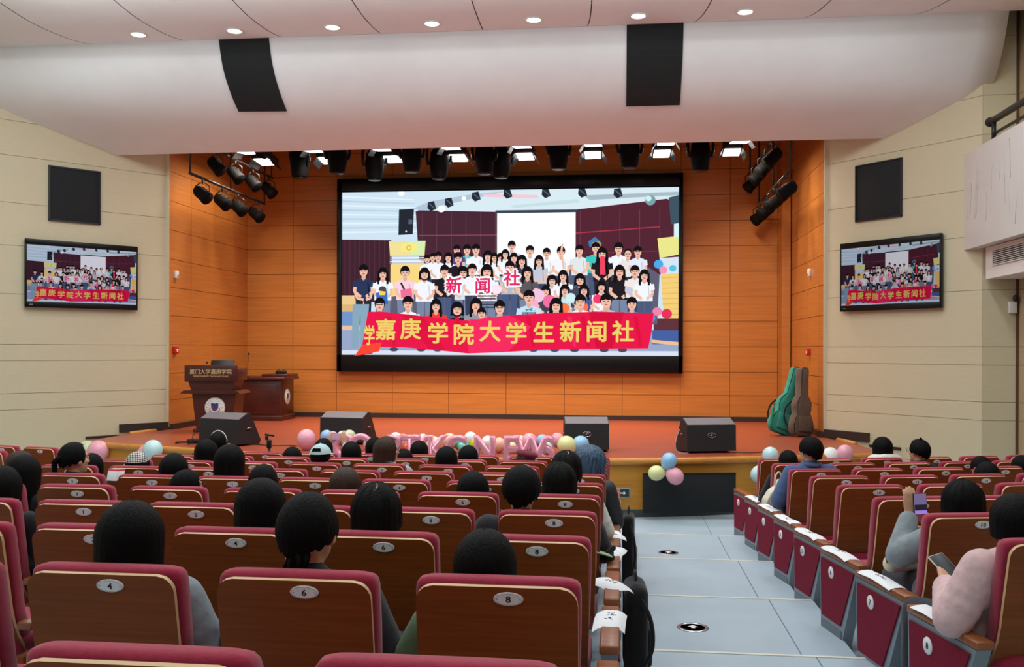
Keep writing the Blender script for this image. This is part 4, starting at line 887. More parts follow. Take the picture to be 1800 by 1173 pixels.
def shirt_mesh(pose, thick):
    k = (pose, thick)
    if k not in SHIRT:
        M = seat_red; b = MB(); g = .014 + .007 * thick; torso(b, g, M)
        for s_ in (-1, 1):
            e, wv = POSES[pose][s_][0], POSES[pose][s_][1]; S = (s_ * .165, .215, .815)
            e2 = Vector(e); w2 = Vector(wv); b.cap(S, .058 + g, e2, .046 + g * 1.3, M); b.cap(e2, .046 + g * 1.3, e2.lerp(w2, .86), .034 + g, M)
            for q_ in (.25, .5, .75): b.cap(Vector(S).lerp(e2, q_), .054 + g * 1.25, Vector(S).lerp(e2, q_ + .08), .05 + g, M)
        b.cap((0, .203, .86), .058 + g * .4, (0, .205, .885), .056 + g * .4, M)
        SHIRT[k] = organic('shirt', b, .013, 3, M)
    return SHIRT[k]
_b = MB(); legs(_b, .014, denim_dark, False); _b.cap((-.07, .33, .48), .124, (.07, .33, .48), .124, denim_dark); TROUSERS = organic('trousers', _b, .014, 3, denim_dark)
SHOES = []
for s_ in (-1, 1):
    _b = MB(); _b.cap((s_ * .12, .755, .05), .046, (s_ * .137, .91, .035), .038, black_plastic); SHOES.append(organic('shoe', _b, .012, 2, black_plastic))
_b = MB()
for s_ in (-1, 1):
    _b.ball((s_ * .030, HY + .078, HZ + .012), (.011, .006, .006), white_paint, n=10, q=6); _b.ball((s_ * .030, HY + .0835, HZ + .012), (.005, .003, .0055), ink, n=8, q=6)
EYES = _b.mesh('eyes')
def hair_mesh(style):
    """a shell of hair over the skull that falls to a hem; f runs round the head, 0 at the nape, pi at the face"""
    L = {'long': (.42, .38, .075), 'mid': (.27, .25, .08), 'bob': (.245, .235, .085), 'short': (.235, .185, .075), 'tail': (.225, .19, .07), 'messy': (.255, .24, .085), 'blue': (.42, .40, .08)}[style]
    fl_ = {'long': .012, 'mid': .006, 'bob': .0, 'short': -.02, 'tail': -.025, 'messy': .015, 'blue': .02}[style]
    rx, ry, rz = .091, .112, .116
    if style in ('bob', 'messy', 'long', 'mid'): rx, ry, rz = .104, .120, .118
    if style == 'short': rx, ry = .098, .117
    if style == 'blue': rx, ry, rz = .132, .132, .125
    b = MB(); NF, NV = 72, 26; vs = []; c = Vector((0, HY - .010, HZ + .008)); rr = random.Random(hash_(style))
    for i in range(NF):
        f = 2 * math.pi * i / NF; fr = abs(math.pi - f) / math.pi                        # 0 at the face, 1 at the nape
        side = L[1]; w_ = min(1, max(0, (fr - .30) / .10)); w2 = min(1, max(0, (fr - .55) / .3))
        length = L[2] * (1 - w_) + (side * (1 - w2) + L[0] * w2) * w_
        length += rr.uniform(-1, 1) * (.004 if style == 'bob' else .024 if style == 'messy' else .013 if style == 'short' else .010) * w_
        amp = {'messy': .075, 'short': .028}.get(style, .014)
        for j in range(NV + 1):
            s_ = length * j / NV; th = min(s_ / .104, math.pi / 2 * 1.04)
            drop = max(0, s_ - .104 * math.pi / 2 * 1.04); r_ = math.sin(th)
            sc = 1 + amp * (noise.noise(Vector((math.sin(f) * 5, math.cos(f) * 5, s_ * 7 + len(style)))) + .5 * noise.noise(Vector((math.sin(f) * 17, math.cos(f) * 17, s_ * 3))))
            taper = 1 + fl_ * 10 * drop if style not in ('short', 'tail') else 1 - 2.6 * drop
            flat = 1 - (.35 * min(1, drop / .12) if style in ('long', 'blue') else 0)
            x = math.sin(f) * rx * r_ * sc * taper; y = -math.cos(f) * ry * r_ * sc * (taper if math.cos(f) > 0 else 1) * (flat if math.cos(f) < 0 else 1)
            z = math.cos(th) * rz * (1 + (sc - 1) * .8) - drop
            vs.append(c + Vector((x, y, z)))
    fs = [(i * (NV + 1) + j, ((i + 1) % NF) * (NV + 1) + j, ((i + 1) % NF) * (NV + 1) + j + 1, i * (NV + 1) + j + 1) for i in range(NF) for j in range(NV)]
    b.add(vs, fs, hair_black, True); me = b.mesh('hair'); bm = bmesh.new(); bm.from_mesh(me); bmesh.ops.remove_doubles(bm, verts=bm.verts, dist=1e-5); bmesh.ops.recalc_face_normals(bm, faces=bm.faces); bm.to_mesh(me); bm.free()
    for p in me.polygons: p.use_smooth = True
    return me
def hash_(s_): return sum(ord(c) * (i + 3) for i, c in enumerate(s_))
HAIR = {}
def strands(name, path, r0, r1, n, seed, M=hair_black):
    b = MB(); rr = random.Random(seed); P = smoothpath(path, 6)
    for k in range(n):
        a, q_ = rr.uniform(0, 6.28), math.sqrt(rr.random()); pts = []; m_ = int(len(P) * rr.uniform(.8, 1))
        for i in range(m_):
            t = i / (len(P) - 1); w_ = (r0 * (1 - t) + r1 * t) * q_ * (1 + .25 * math.sin(i * .8 + a)); pts.append(P[i] + Vector((math.cos(a) * w_, math.sin(a) * w_ * .6, 0)))
        if len(pts) > 2: b.tube(pts, [.011 * (1 - .75 * i / len(pts)) for i in range(len(pts))], M, 6)
    return b.mesh(name)
def use_mat(o, M):
    o.material_slots[0].link = 'OBJECT'; o.material_slots[0].material = M
def person(block, n, i, dx, h, rz, style, hm, shirt, label, pose='lap', thick=0, **k):
    x, y, z, a = (seat_center if block == 'C' else seat_right)(n, i)
    sc = max(.9, min(1.06, (h + k.get('lift', 0)) / 1.128)); lift = max(0, h - 1.128 * 1.06)
    p = thing('person', label, 'person', (x + dx * math.cos(a), y + dx * math.sin(a) + (1 - sc) * .1, z + lift), (0, k.get('lean', 0), a + rz))
    p.scale = (sc, sc, sc)
    put('body', body_mesh(pose, k.get('turn', 0.)), p)
    o = put('shirt', shirt_mesh(pose, thick), p); use_mat(o, shirt)
    put('trousers', TROUSERS, p); put('shoe', SHOES[0], p); put('shoe', SHOES[1], p); put('eyes', EYES, p)
    if style:
        if style not in HAIR: HAIR[style] = hair_mesh(style)
        o = put('hair', HAIR[style], p); use_mat(o, hm)
    ex = k.get('extra', ())
    if 'ponytail' in ex: o = put('ponytail', strands('ponytail', [(0, HY - .10, HZ + .03), (-.02, HY - .135, HZ - .02), (-.03, HY - .125, HZ - .12), (-.03, HY - .10, HZ - .22)], .022, .016, 26, 3), p); use_mat(o, hm)
    if 'sidetail' in ex: o = put('ponytail', strands('ponytail', [(-.03, HY - .10, HZ - .03), (-.09, HY - .125, HZ - .085), (-.15, HY - .13, HZ - .115), (-.21, HY - .12, HZ - .13)], .028, .012, 30, 5), p); use_mat(o, hm)
    if 'nape' in ex: o = put('ponytail', strands('ponytail', [(0.0, HY - .085, HZ - .05), (0, HY - .095, HZ - .10), (.0, HY - .09, HZ - .16), (.0, HY - .085, HZ - .22)], .035, .022, 26, 8), p); use_mat(o, hm)
    if 'bun' in ex:
        b = MB(); b.ball((.03, HY - .115, HZ + .01), (.04, .03, .04), hair_black); o = b.build('hair_bun', p, fix=False); use_mat(o, hm)
    if 'tuft' in ex: o = put('hair_tuft', strands('hair_tuft', [(-.01, HY - .03, HZ + .11), (-.015, HY - .04, HZ + .13), (-.03, HY - .045, HZ + .142)], .006, .014, 5, 2), p); use_mat(o, hm)
    if 'parting' in ex:
        b = MB(); c = Vector((0, HY - .010, HZ + .008)); pts = [c + Vector((.016 * math.sin(4 * t), -.1105 * math.sin(t), .1150 * math.cos(t))) for t in [.0, .2, .4, .6, .75]]
        b.tube(pts, [.0016, .0028, .0028, .002, .001], skin, 5); b.build('hair_parting', p, fix=False)['label'] = 'pale parting line'
    if 'glasses' in ex:
        b = MB()
        for s_ in (-1, 1): b.tube([(s_ * .034 + .024 * math.cos(q_ * .5236), HY + .098, HZ + .010 + .019 * math.sin(q_ * .5236)) for q_ in range(12)], .002, black_plastic, 5, close=True); b.tube([(s_ * .058, HY + .097, HZ + .014), (s_ * .088, HY + .04, HZ + .014), (s_ * .09, HY - .02, HZ + .005)], .0022, k.get('rim', black_plastic), 5)
        b.tube([(-.01, HY + .1, HZ + .013), (.01, HY + .1, HZ + .013)], .002, black_plastic, 5); b.build('glasses', p, fix=False)
    if 'earbud' in ex: MB().ball((.092, HY - .002, HZ - .012), (.008, .008, .012), white_paint).build('earbud', p)
    if 'hairclip' in ex: MB().rbox((.0, HY - .02, HZ + .122), (.014, .03, .016), chrome, .003).build('hair_clip', p)
    if 'collar' in ex:
        b = MB(); b.tube([(.068 * math.cos(q_ * .3927), HY - .018 + .066 * math.sin(q_ * .3927), .893 + .006 * math.sin(q_ * .3927)) for q_ in range(16)], .020, k['cm'], 8, close=True); b.build('collar', p, fix=False)
    if 'hood' in ex:
        b = MB(); cm = k['cm']; ring = [(.105 * math.cos(t), HY - .03 + .095 * math.sin(t), .885 + (.012 if math.sin(t) < 0 else -.01)) for t in [R(40 - 20 * q_) for q_ in range(14)]]
        for p0, p1 in zip(ring, ring[1:]): b.cap(p0, .050, p1, .050, cm)
        b.ball((0, HY - .11, .875), (.15, .065, .085), cm, n=24, q=14); b.ball((-.11, HY - .05, .885), (.09, .07, .06), cm); b.ball((.11, HY - .05, .885), (.09, .07, .06), cm)
        put('hood', organic('hood', b, .012, 6, cm), p)
    if 'headband' in ex:
        b = MB(); b.tube([(.097 * math.cos(math.pi * q_ / 14), HY - .01, HZ + .008 + .123 * math.sin(math.pi * q_ / 14)) for q_ in range(15)], .006, white_paint, 6)
        for s_ in (-1, 1): b.ball((s_ * .097, HY - .01, HZ - .0), (.018, .03, .034), black_plastic)
        b.build('headset', p, fix=False)
    if 'cap' in ex or 'bucket' in ex:
        cm = k['cm']; b = MB(); c = Vector((0, HY - .012, HZ + .02)); N, V = 36, 12; a0 = 1.38; vs = []
        for q_ in range(N):
            f = 2 * math.pi * q_ / N
            for j in range(V + 1):
                t = a0 * j / V; vs.append(c + Vector((math.sin(f) * .101 * math.sin(t), -math.cos(f) * .122 * math.sin(t), .112 * math.cos(t))))
        hole = lambda q_, j: 'cap' in ex and (q_ < 3 or q_ >= N - 3) and 7 <= j <= 9
        b.add(vs, [(q_ * (V + 1) + j, ((q_ + 1) % N) * (V + 1) + j, ((q_ + 1) % N) * (V + 1) + j + 1, q_ * (V + 1) + j + 1) for q_ in range(N) for j in range(V) if not hole(q_, j)], cm, True)
        if 'cap' in ex: b.prism([(-.075, .0), (.075, .0), (.07, .05), (.03, .085), (-.03, .085), (-.07, .05)], HZ + .018, HZ + .026, cm, 'z', Matrix.Translation((0, HY + .085, 0)))
        cp = b.build('cap', p); MB().ball((0, HY - .012, HZ + .133), (.008, .008, .005), cm).build('button', cp)
    if 'beret' in ex:
        cm = k['cm']; b = MB(); T0 = Matrix.Translation((.012, HY - .015, HZ + .055)) @ Matrix.Rotation(R(10), 4, 'Y')
        b.lathe([(.092, -.02), (.094, .0), (.118, .018), (.122, .036), (.10, .056), (.05, .068), (.008, .07), (.007, .085), (.0001, .086)], cm, 28, T0); be = b.build('beret', p)
        b = MB(); b.rbox((-.01, HY - .115, HZ + .05), (.018, .004, .026), white_paint, .003); b.rbox((-.01, HY - .1175, HZ + .05), (.009, .003, .015), cm, .001); b.build('badge', be)
    if k.get('turn'):
        for ch in p.children:
            if ch.name.split('.')[0] not in ('body', 'shirt', 'trousers', 'shoe', 'collar', 'hood'): ch.matrix_basis = turn_mat(k['turn']) @ ch.matrix_basis
    return p
c_grey = cloth('grey_sweatshirt', (142, 152, 158)); c_green = cloth('green_jacket', (92, 122, 86)); c_black = cloth('black_jacket', (26, 27, 30)); c_cyan = cloth('pale_blue_shirt', (132, 172, 182))
c_navy = cloth('navy_top', (30, 34, 48)); c_white = cloth('white_shirt', (226, 226, 218)); c_cream = cloth('cream_hoodie', (226, 224, 210)); c_denim = cloth('denim_jacket', (74, 96, 138)); c_pink = cloth('pale_pink_hoodie', (222, 186, 186))
c_puff = mat('charcoal_puffer', (40, 44, 50), .55, bump=.5, scale=(12, 12, 40), vary=.2); c_red = cloth('dark_red_knit', (128, 30, 50)); c_lav = cloth('lavender_top', (196, 180, 214)); c_dark = cloth('charcoal_sweater', (44, 44, 48))
c_capb = cloth('pale_blue_cap', (182, 214, 216)); c_beret = cloth('burgundy_felt', (112, 28, 50)); c_lgrey = cloth('light_grey_collar', (176, 180, 186))
def check_mat():
    M = mat('black_white_check', (200, 196, 190), .9); n = M.node_tree.nodes; l = M.node_tree.links; b = n['Principled BSDF']; tc = n.new('ShaderNodeTexCoord'); out = None
    for ax in ((1, .4, 0), (0, .4, 1)):
        mp = n.new('ShaderNodeVectorMath'); mp.operation = 'DOT_PRODUCT'; l.new(tc.outputs['Object'], mp.inputs[0]); mp.inputs[1].default_value = ax
        s_ = n.new('ShaderNodeMath'); s_.operation = 'SINE'; mu = n.new('ShaderNodeMath'); mu.operation = 'MULTIPLY'; mu.inputs[1].default_value = 290; l.new(mp.outputs['Value'], mu.inputs[0]); l.new(mu.outputs[0], s_.inputs[0])
        g = n.new('ShaderNodeMath'); g.operation = 'GREATER_THAN'; g.inputs[1].default_value = 0; l.new(s_.outputs[0], g.inputs[0])
        if out is None: out = g
        else:
            ad = n.new('ShaderNodeMath'); ad.operation = 'ADD'; l.new(out.outputs[0], ad.inputs[0]); l.new(g.outputs[0], ad.inputs[1]); ml = n.new('ShaderNodeMath'); ml.operation = 'MULTIPLY'; ml.inputs[1].default_value = .5; l.new(ad.outputs[0], ml.inputs[0])
            cr = n.new('ShaderNodeValToRGB'); l.new(ml.outputs[0], cr.inputs[0]); cr.color_ramp.elements[0].color = lin((22, 22, 24)); cr.color_ramp.elements[1].color = lin((224, 220, 212)); l.new(cr.outputs[0], b.inputs['Base Color'])
    return M
c_check = check_mat(); HB, HS, HBR = hair_black, hair_soft, hair_brown
person('C', 0, 2, -.01, 1.10, .05, 'long', HB, c_grey, 'person with long straight black hair and a light grey top, nearest row at left', thick=1)
person('C', 0, 3, -.05, 1.14, -.1, 'tail', HB, c_dark, 'person with smooth black hair gathered at the bare neck, nearest row, middle', extra=('nape',))
person('C', 0, 4, -.04, 1.04, .1, 'bob', HB, c_green, 'person with a low black-haired head and a green sleeve, nearest row at right', pose='phone_low', thick=1, extra=('parting',))
person('C', 1, 2, .05, 1.11, 0, 'mid', HB, c_dark, 'person with black hair and a crooked pale parting, partly behind the smooth-haired head', extra=('parting',))
person('C', 1, 3, -.05, 1.10, 0, 'messy', HS, c_cyan, 'person with messy shoulder-length black hair and a pale blue sleeve', extra=('parting',))
person('C', 2, -1, .03, 1.08, 0, 'long', HB, c_black, 'person with long black hair at the left edge, nearest of the left group')
person('C', 3, -2, .13, 1.09, 0, 'long', HB, c_black, 'person with long black hair at the left edge, second of the left group')
person('C', 4, -3, .08, 1.07, 0, 'mid', HBR, c_dark, 'person with brownish hair at the left edge, farthest of the left group')
person('C', 4, -2, -.12, 1.14, -.15, 'tail', HB, c_navy, 'person in navy with a black ponytail reading a pink-edged booklet, face turned right', pose='phone_low', extra=('ponytail',), turn=-.4)
person('C', 5, -3, .10, 1.0, 0, 'bob', HB, c_dark, 'person with a low round black-haired head, beside the booklet reader')
person('C', 5, -2, -.05, 1.03, .15, 'bob', HB, c_dark, 'person wearing a black and white checked cap', extra=('bucket',), cm=c_check)
person('C', 4, -1, .09, 1.07, 0, 'bob', HB, c_black, 'person with a dense round bob, right of the checked cap')
person('C', 3, 0, .03, 1.02, -.05, 'short', HB, c_white, 'person with cropped black hair and glasses turned a little right', extra=('glasses', 'collar'), cm=c_white, turn=-.6)
person('C', 4, 0, -.08, 1.14, 0, 'long', HB, c_black, 'person with very long straight black hair and a silver hair clip', extra=('hairclip',))
person('C', 6, -2, .09, 1.11, 0, 'bob', HB, c_black, 'person with round black hair just left of the long straight hair with the clip')
person('C', 8, -3, -.01, 1.14, 0, 'short', HB, c_black, 'person wearing a headset with a white band, in front of the lectern monitor', extra=('headband',))
person('C', 3, 1, -.06, 1.06, 0, 'tail', HB, c_black, 'person with black hair in a low bun and a white earbud', extra=('bun', 'earbud'))
person('C', 7, -1, .0, 1.02, 0, 'mid', HB, c_dark, 'person whose low dark head shows a pale parting, just right of the phone tripod', extra=('parting',))
person('C', 6, 0, -.02, 1.08, -.1, 'tail', HB, c_dark, 'person wearing a pale blue cap back to front over dark hair', extra=('cap',), cm=c_capb)
person('C', 8, -1, -.01, 1.08, -.2, 'mid', HS, c_lav, 'person holding up a phone sideways beyond the pale blue cap', pose='camera_up')
person('C', 7, 0, .02, 1.08, 0, 'bob', HB, c_black, 'person with a neat round black bob, right of the pale blue cap')
person('C', 8, 0, .02, 1.10, 0, 'long', HB, c_black, 'person with black hair half hidden by the brown-haired head')
person('C', 6, 1, .01, 1.16, -.05, 'mid', HBR, c_lgrey, 'person with straight brown hair and glasses, face turned right', extra=('glasses', 'collar'), cm=c_lgrey, turn=-.9)
person('C', 7, 1, -.03, 1.01, 0, 'bob', HB, c_black, 'person with a small low black head right of the brown-haired one')
person('C', 8, 1, -.07, 1.07, 0, 'bob', HB, c_black, 'person with black hair in front of the foil letter K')
person('C', 6, 2, -.02, 1.08, 0, 'bob', HB, c_black, 'person with a wide black bob, nearer one of the pair under the foil letter C')
person('C', 7, 2, .03, 1.06, 0, 'bob', HB, c_navy, 'person with a black bob, farther one of the pair under the foil letter C')
person('C', 3, 2, -.09, 1.05, .2, 'mid', HBR, c_red, 'person with light brown hair and a dark red collar in the middle of the seats', extra=('collar',), cm=c_red)
person('C', 7, 3, .01, 1.02, 0, 'mid', HBR, c_dark, 'person wearing a burgundy beret with a white badge', extra=('beret',), cm=c_beret)
person('C', 3, 3, .11, 1.04, .25, 'mid', HB, c_black, 'person with black hair swept into a ponytail towards the left', extra=('sidetail', 'nape'))
person('C', 2, 4, -.14, 1.13, 0, 'short', HB, c_dark, 'person with short black hair and bare ears, before seat 8 in the fourth row')
person('C', 3, 4, -.01, 1.10, 0, 'messy', HS, c_dark, 'person with wavy black hair, right of the short-haired one with bare ears')
person('C', 4, 4, -.02, 1.13, 0, 'messy', HS, c_white, 'person with loose wavy hair and a white shirt at the aisle', extra=('parting',))
person('C', 5, 4, -.06, 1.15, .0, 'blue', hair_blue, c_puff, 'person with long blue dyed hair and a dark puffer jacket leaning into the aisle', thick=1, lean=R(9))
person('R', 4, 0, .04, 1.21, .05, 'short', HB, c_denim, 'person with short black hair in a blue denim jacket, right of the aisle', thick=1, extra=('collar',), cm=c_denim, turn=.3)
person('R', 5, 0, .0, 1.05, .1, 'short', HB, c_black, 'person with a small dark head between the white balloon and the denim jacket')
person('R', 6, 2, .10, 1.15, .0, 'long', HB, c_cream, 'person with long black hair and a cream hoodie, hood down', thick=1, extra=('hood',), cm=c_cream)
person('R', 5, 2, .29, 1.15, .35, 'short', HB, c_navy, 'person with tousled short black hair and glasses, right block', extra=('glasses', 'tuft'), rim=chrome)
person('R', 4, 3, -.07, .99, 0, 'short', HB, c_black, 'person with a dark short-haired head at the right, beyond the long-haired one')
person('R', 3, 2, .18, 1.0, 0, 'long', HS, c_black, 'person with long dark hair at the right, just beyond the raised phone')
person('R', 4, 4, -.23, .97, 0, 'bob', HB, c_black, 'person with a black bob cut by the right edge of the photo, far one')
ph_up = person('R', 0, 0, .05, 1.08, 0, 'messy', HB, c_grey, 'person with a dark bob and grey sweatshirt filming with a raised phone', pose='phone_up', thick=1)
ph_low = person('R', -1, 0, -.05, 1.09, .1, 'bob', HB, c_pink, 'person in a pale pink hoodie looking at a phone, right edge of the photo', pose='phone_low', thick=2)

# ================================================================== PHONES, PAPERS AND BAGS
def phone(loc, rot, label, bezel, glow, lean=None):
    t = thing('phone', label, 'phone', loc, rot); b = MB(); b.rbox((0, 0, 0), (.074, .009, .152), bezel, .004); b.build('case', t)
    b = MB(); b.rbox((0, -.0048, 0), (.068, .002, .144), glow, .001)
    if lean:
        for (z, h, c) in lean: b.box((0, -.0062, z), (.066, .0006, h), c)
    b.build('screen', t); return t
def emis(name, rgb, s_): return mat(name, rgb, .4, emit=s_)
def world(o, p): bpy.context.view_layer.update(); return o.matrix_world @ Vector(p)
pz = ph_up.rotation_euler.z
t = phone(world(ph_up, (-.115, .438, .945)), (R(-4), R(-2), pz), 'phone held upright showing the stage, beside the grey sweatshirt', black_plastic, emis('phone_lavender', (120, 106, 150), .5), [(.0, .03, emis('phone_dark', (40, 34, 56), .3)), (-.025, .018, emis('phone_violet', (150, 120, 210), .8)), (-.055, .04, emis('phone_red', (120, 52, 60), .4))])
pz = ph_low.rotation_euler.z
phone(world(ph_low, (-.10, .545, .745)), (R(-58), R(-14), pz), 'white-edged phone with a dark screen held by the pink hoodie', white_paint, emis('phone_black', (22, 26, 26), .2))
pc = bpy.data.objects['person.019'] if 'person.019' in bpy.data.objects else None
for o in bpy.data.objects:
    if o.get('label', '').startswith('person holding up a phone sideways'): pc = o
phone(world(pc, (.045, .455, 1.125)), (R(-6), R(90), pc.rotation_euler.z), 'phone held sideways above the pale blue cap, filming', black_plastic, emis('phone_pink', (170, 130, 150), .6))
for o in bpy.data.objects:
    if o.get('label', '').startswith('person with a low black-haired head and a green'): pg = o
phone(world(pg, (-.11, .545, .70)), (R(-62), R(-16), pg.rotation_euler.z), 'pale green phone held low beside the green sleeve', cloth('pale_green_case', (170, 190, 164)), emis('phone_black', (22, 26, 26), .2))
for o in bpy.data.objects:
    if o.get('label', '').startswith('person in navy with a black ponytail'): pr = o
bk = thing('booklet', 'white booklet with a pink edge held by the ponytailed reader', 'booklet', world(pr, (.13, .50, .86)), (R(-28), 0, pr.rotation_euler.z + .3)); bk.scale = (.62, .62, .62)
MB().rbox((-.05, 0, 0), (.10, .004, .15), paper, .001, T=Matrix.Rotation(R(10), 4, 'Z')).build('left_page', bk); MB().rbox((.05, 0, 0), (.10, .004, .15), paper, .001, T=Matrix.Rotation(R(-10), 4, 'Z')).build('right_page', bk)
b = MB(); b.box((-.05, -.003, .06), (.10, .002, .022), mat('pink_print', (214, 60, 96), .6), Matrix.Rotation(R(10), 4, 'Z')); b.box((.05, -.003, .06), (.10, .002, .022), MATS['pink_print'], Matrix.Rotation(R(-10), 4, 'Z')); b.build('pink_heading', bk)
# name sheets lying over the aisle armrests
def sheet(pos, off, yloc, rz, label, seed, droop=.05, w_=.15, L=.21, side=1):
    x, y, z, a = pos; dx, dy = off * math.cos(a) - yloc * math.sin(a), off * math.sin(a) + yloc * math.cos(a)
    t = thing('paper_sheet', label, 'paper', (x + dx, y + dy, z + .540), a + rz); rr = random.Random(seed); N, K = 10, 8
    def Z(u, v): return .010 - droop * max(0, abs(u) - .45) ** 1.6 * 2.2 - droop * 1.2 * max(0, -v - .62) ** 1.5 * 2.5 + .003 * math.sin(4 * v + seed) + .0015 * math.sin(3 * u + seed)
    vs = [(u * w_ / 2, v * L / 2, Z(u, v)) for u in [-1 + 2 * i / N for i in range(N + 1)] for v in [-1 + 2 * j / K for j in range(K + 1)]]
    f = [(i * (K + 1) + j, (i + 1) * (K + 1) + j, (i + 1) * (K + 1) + j + 1, i * (K + 1) + j + 1) for i in range(N) for j in range(K)]
    n_ = len(vs); vs2 = vs + [(p[0], p[1], p[2] - .0012) for p in vs]
    b = MB(); b.add(vs2, f + [[i + n_ for i in q_[::-1]] for q_ in f], paper, True); b.build('page', t, fix=False)
    b = MB()
    for c in range(3):
        cy = .045 - .035 * c
        for _ in range(6):
            x0, y0 = rr.uniform(-.014, .014), cy + rr.uniform(-.012, .012); x1, y1 = x0 + rr.uniform(-.012, .014), y0 + rr.choice((0, .002, -.014, .012)) + rr.uniform(-.002, .002)
            b.tube([(x0, y0, Z(x0 * 2 / w_, y0 * 2 / L) + .0012), (x1, y1, Z(x1 * 2 / w_, y1 * 2 / L) + .0012)], .0009, ink, 4)
    b.build('handwriting', t, fix=False); return t
for n, yl, rz, seed in ((1, .38, -.05, 1), (2, .30, .5, 2), (4, .36, .2, 4), (5, .40, 0, 5), (3, .42, -.2, 9)):
    sheet(seat_center(n, 4), .30, yl, rz, 'white handwritten sheet over the left aisle armrest, %s' % rowword(n + 1), seed, .022, .13, .21)
for n in range(-1, 6):
    if n == 6: continue
    sheet(seat_right(n, 0), -.302, .36, 0, 'white sheet lying over the right aisle armrest, %s from the camera' % ORD[n + 1], 20 + n, .012, .10, .36)
# clutter on one armrest
cl = seat_center(3, 4)
t = thing('pouch', 'small open black and pale green pouch on the left aisle armrest', 'pouch', (cl[0] + .26, cl[1] + .12, cl[2] + .541), .3)
_b = MB(); _b.cap((-.05, 0, .02), .022, (.04, .02, .025), .02, blackn); _b.cap((.02, .03, .05), .018, (.06, .05, .075), .016, blackn); put('body', organic('body', _b, .006, 2, blackn), t)
b = MB(); b.rbox((-.04, -.01, .05), (.10, .09, .008), cloth('pale_green_cloth', (188, 206, 160)), .003, T=Matrix.Rotation(R(18), 4, 'Y')); b.build('lining', t)
def bag(name, label, cat, loc, rot, parts, M, voxel=.014, extra=None):
    t = thing(name, label, cat, loc, rot); b = MB()
    for q_ in parts: b.cap(*q_, M)
    put('body', organic('body', b, voxel, 4, M), t)
    if extra:
        for nm, pts, r_, M2 in extra: MB().tube(smoothpath(pts), r_, M2, 8).build(nm, t)
    return t
def backpack(label, loc, rz, w_, d, h, loop):
    t = thing('backpack', label, 'backpack', loc, rz); b = MB()
    b.rbox((0, 0, h / 2), (w_, d, h), blackn, w_ * .42, 4); b.cap((0, -d * .28, h * .93), w_ * .34, (0, d * .28, h * .93), w_ * .34, blackn); put('body', organic('body', b, .008, 4, blackn), t)
    b = MB(); b.rbox((w_ * .45, .02, h * .3), (w_ * .5, d * .7, h * .42), blackn, w_ * .2, 3); put('front_pocket', organic('front_pocket', b, .008, 3, blackn), t)
    b = MB(); b.tube([(w_ * .72, -d * .3, h * .46), (w_ * .74, 0, h * .475), (w_ * .72, d * .3, h * .46)], .004, grey_metal, 5); b.build('zip', t)
    MB().tube(smoothpath([(w_ * .1, -d * .42, h * .9), (w_ * .55, -d * .62, h * .66), (w_ * .6, -d * .6, h * .36), (w_ * .2, -d * .44, h * .12)]), .011, blackn, 8).build('strap', t)
    MB().tube(smoothpath([(0, -.04, h * .97), (0, -.02, h * 1.08), (0, .04, h * 1.08), (0, .06, h * .97)]), .008, blackn, 8).build('top_loop', t)
    return t
backpack('round black backpack leaning on the aisle side of the left end posts, nearer one', (.078, 4.86, .482), .05, .12, .28, .47, True)
backpack('slim black backpack on the aisle side of the left end posts, farther one', (.068, 7.72, .242), -.05, .095, .26, .56, True)
x, y, z, a = seat_right(4, 0)
t = thing('tote_bag', 'cream canvas tote bag on the lap beside the denim jacket', 'tote bag', (x - .27, y + .60, z + .46), a + .3); cv = cloth('cream_canvas', (222, 216, 192))
b = MB(); b.prism([(-.13, 0), (.12, .0), (.13, .16), (.10, .24), (.06, .31), (.03, .25), (-.06, .20), (-.12, .12)], -.045, .045, cv, 'y'); put('body', organic('body', b, .009, 5, cv), t)
MB().tube(smoothpath([(.0, 0, .22), (.02, .01, .34), (.07, .01, .36), (.10, 0, .23)]), .008, cv, 6).build('handle', t)
x, y, z, a = seat_right(0, 0)
bag('handbag', 'small cream handbag behind the nearer white sheet, by the grey sweatshirt', 'handbag', (x - .22, y + .46, z + .555), a + .4, [((-.07, 0, .04), .05, (.07, 0, .04), .05), ((-.05, 0, .09), .045, (.05, 0, .09), .045)], cloth('cream_leather', (224, 218, 196)), .011,
    [('strap', [(-.10, 0, .04), (-.13, -.02, .10), (-.06, -.02, .15), (.05, 0, .13)], .008, cloth('tan_strap', (150, 100, 60)))])
# little tripod with a phone gimbal in front of the stage
t = thing('tripod', 'thin black phone tripod rising above the front seats', 'tripod', (-4.08, 10.62, 0)); b = MB(); b.tube([(0, 0, .1), (0, 0, .98)], .017, black_plastic, 10); b.tube([(0, 0, .5), (0, 0, .8)], .024, black_plastic, 10); b.build('column', t)
for q_ in range(3): MB().tube([(0, 0, .34), (.26 * math.cos(q_ * 2.094 + .5), .26 * math.sin(q_ * 2.094 + .5), .012)], .012, black_plastic, 8).build('leg', t)
b = MB(); b.rbox((0, 0, 1.02), (.055, .05, .10), black_plastic, .012); b.rbox((-.03, 0, 1.09), (.03, .04, .05), black_plastic, .008); b.tube([(-.05, 0, 1.13), (.06, 0, 1.115)], .012, black_plastic, 8); b.build('clamp_head', t)

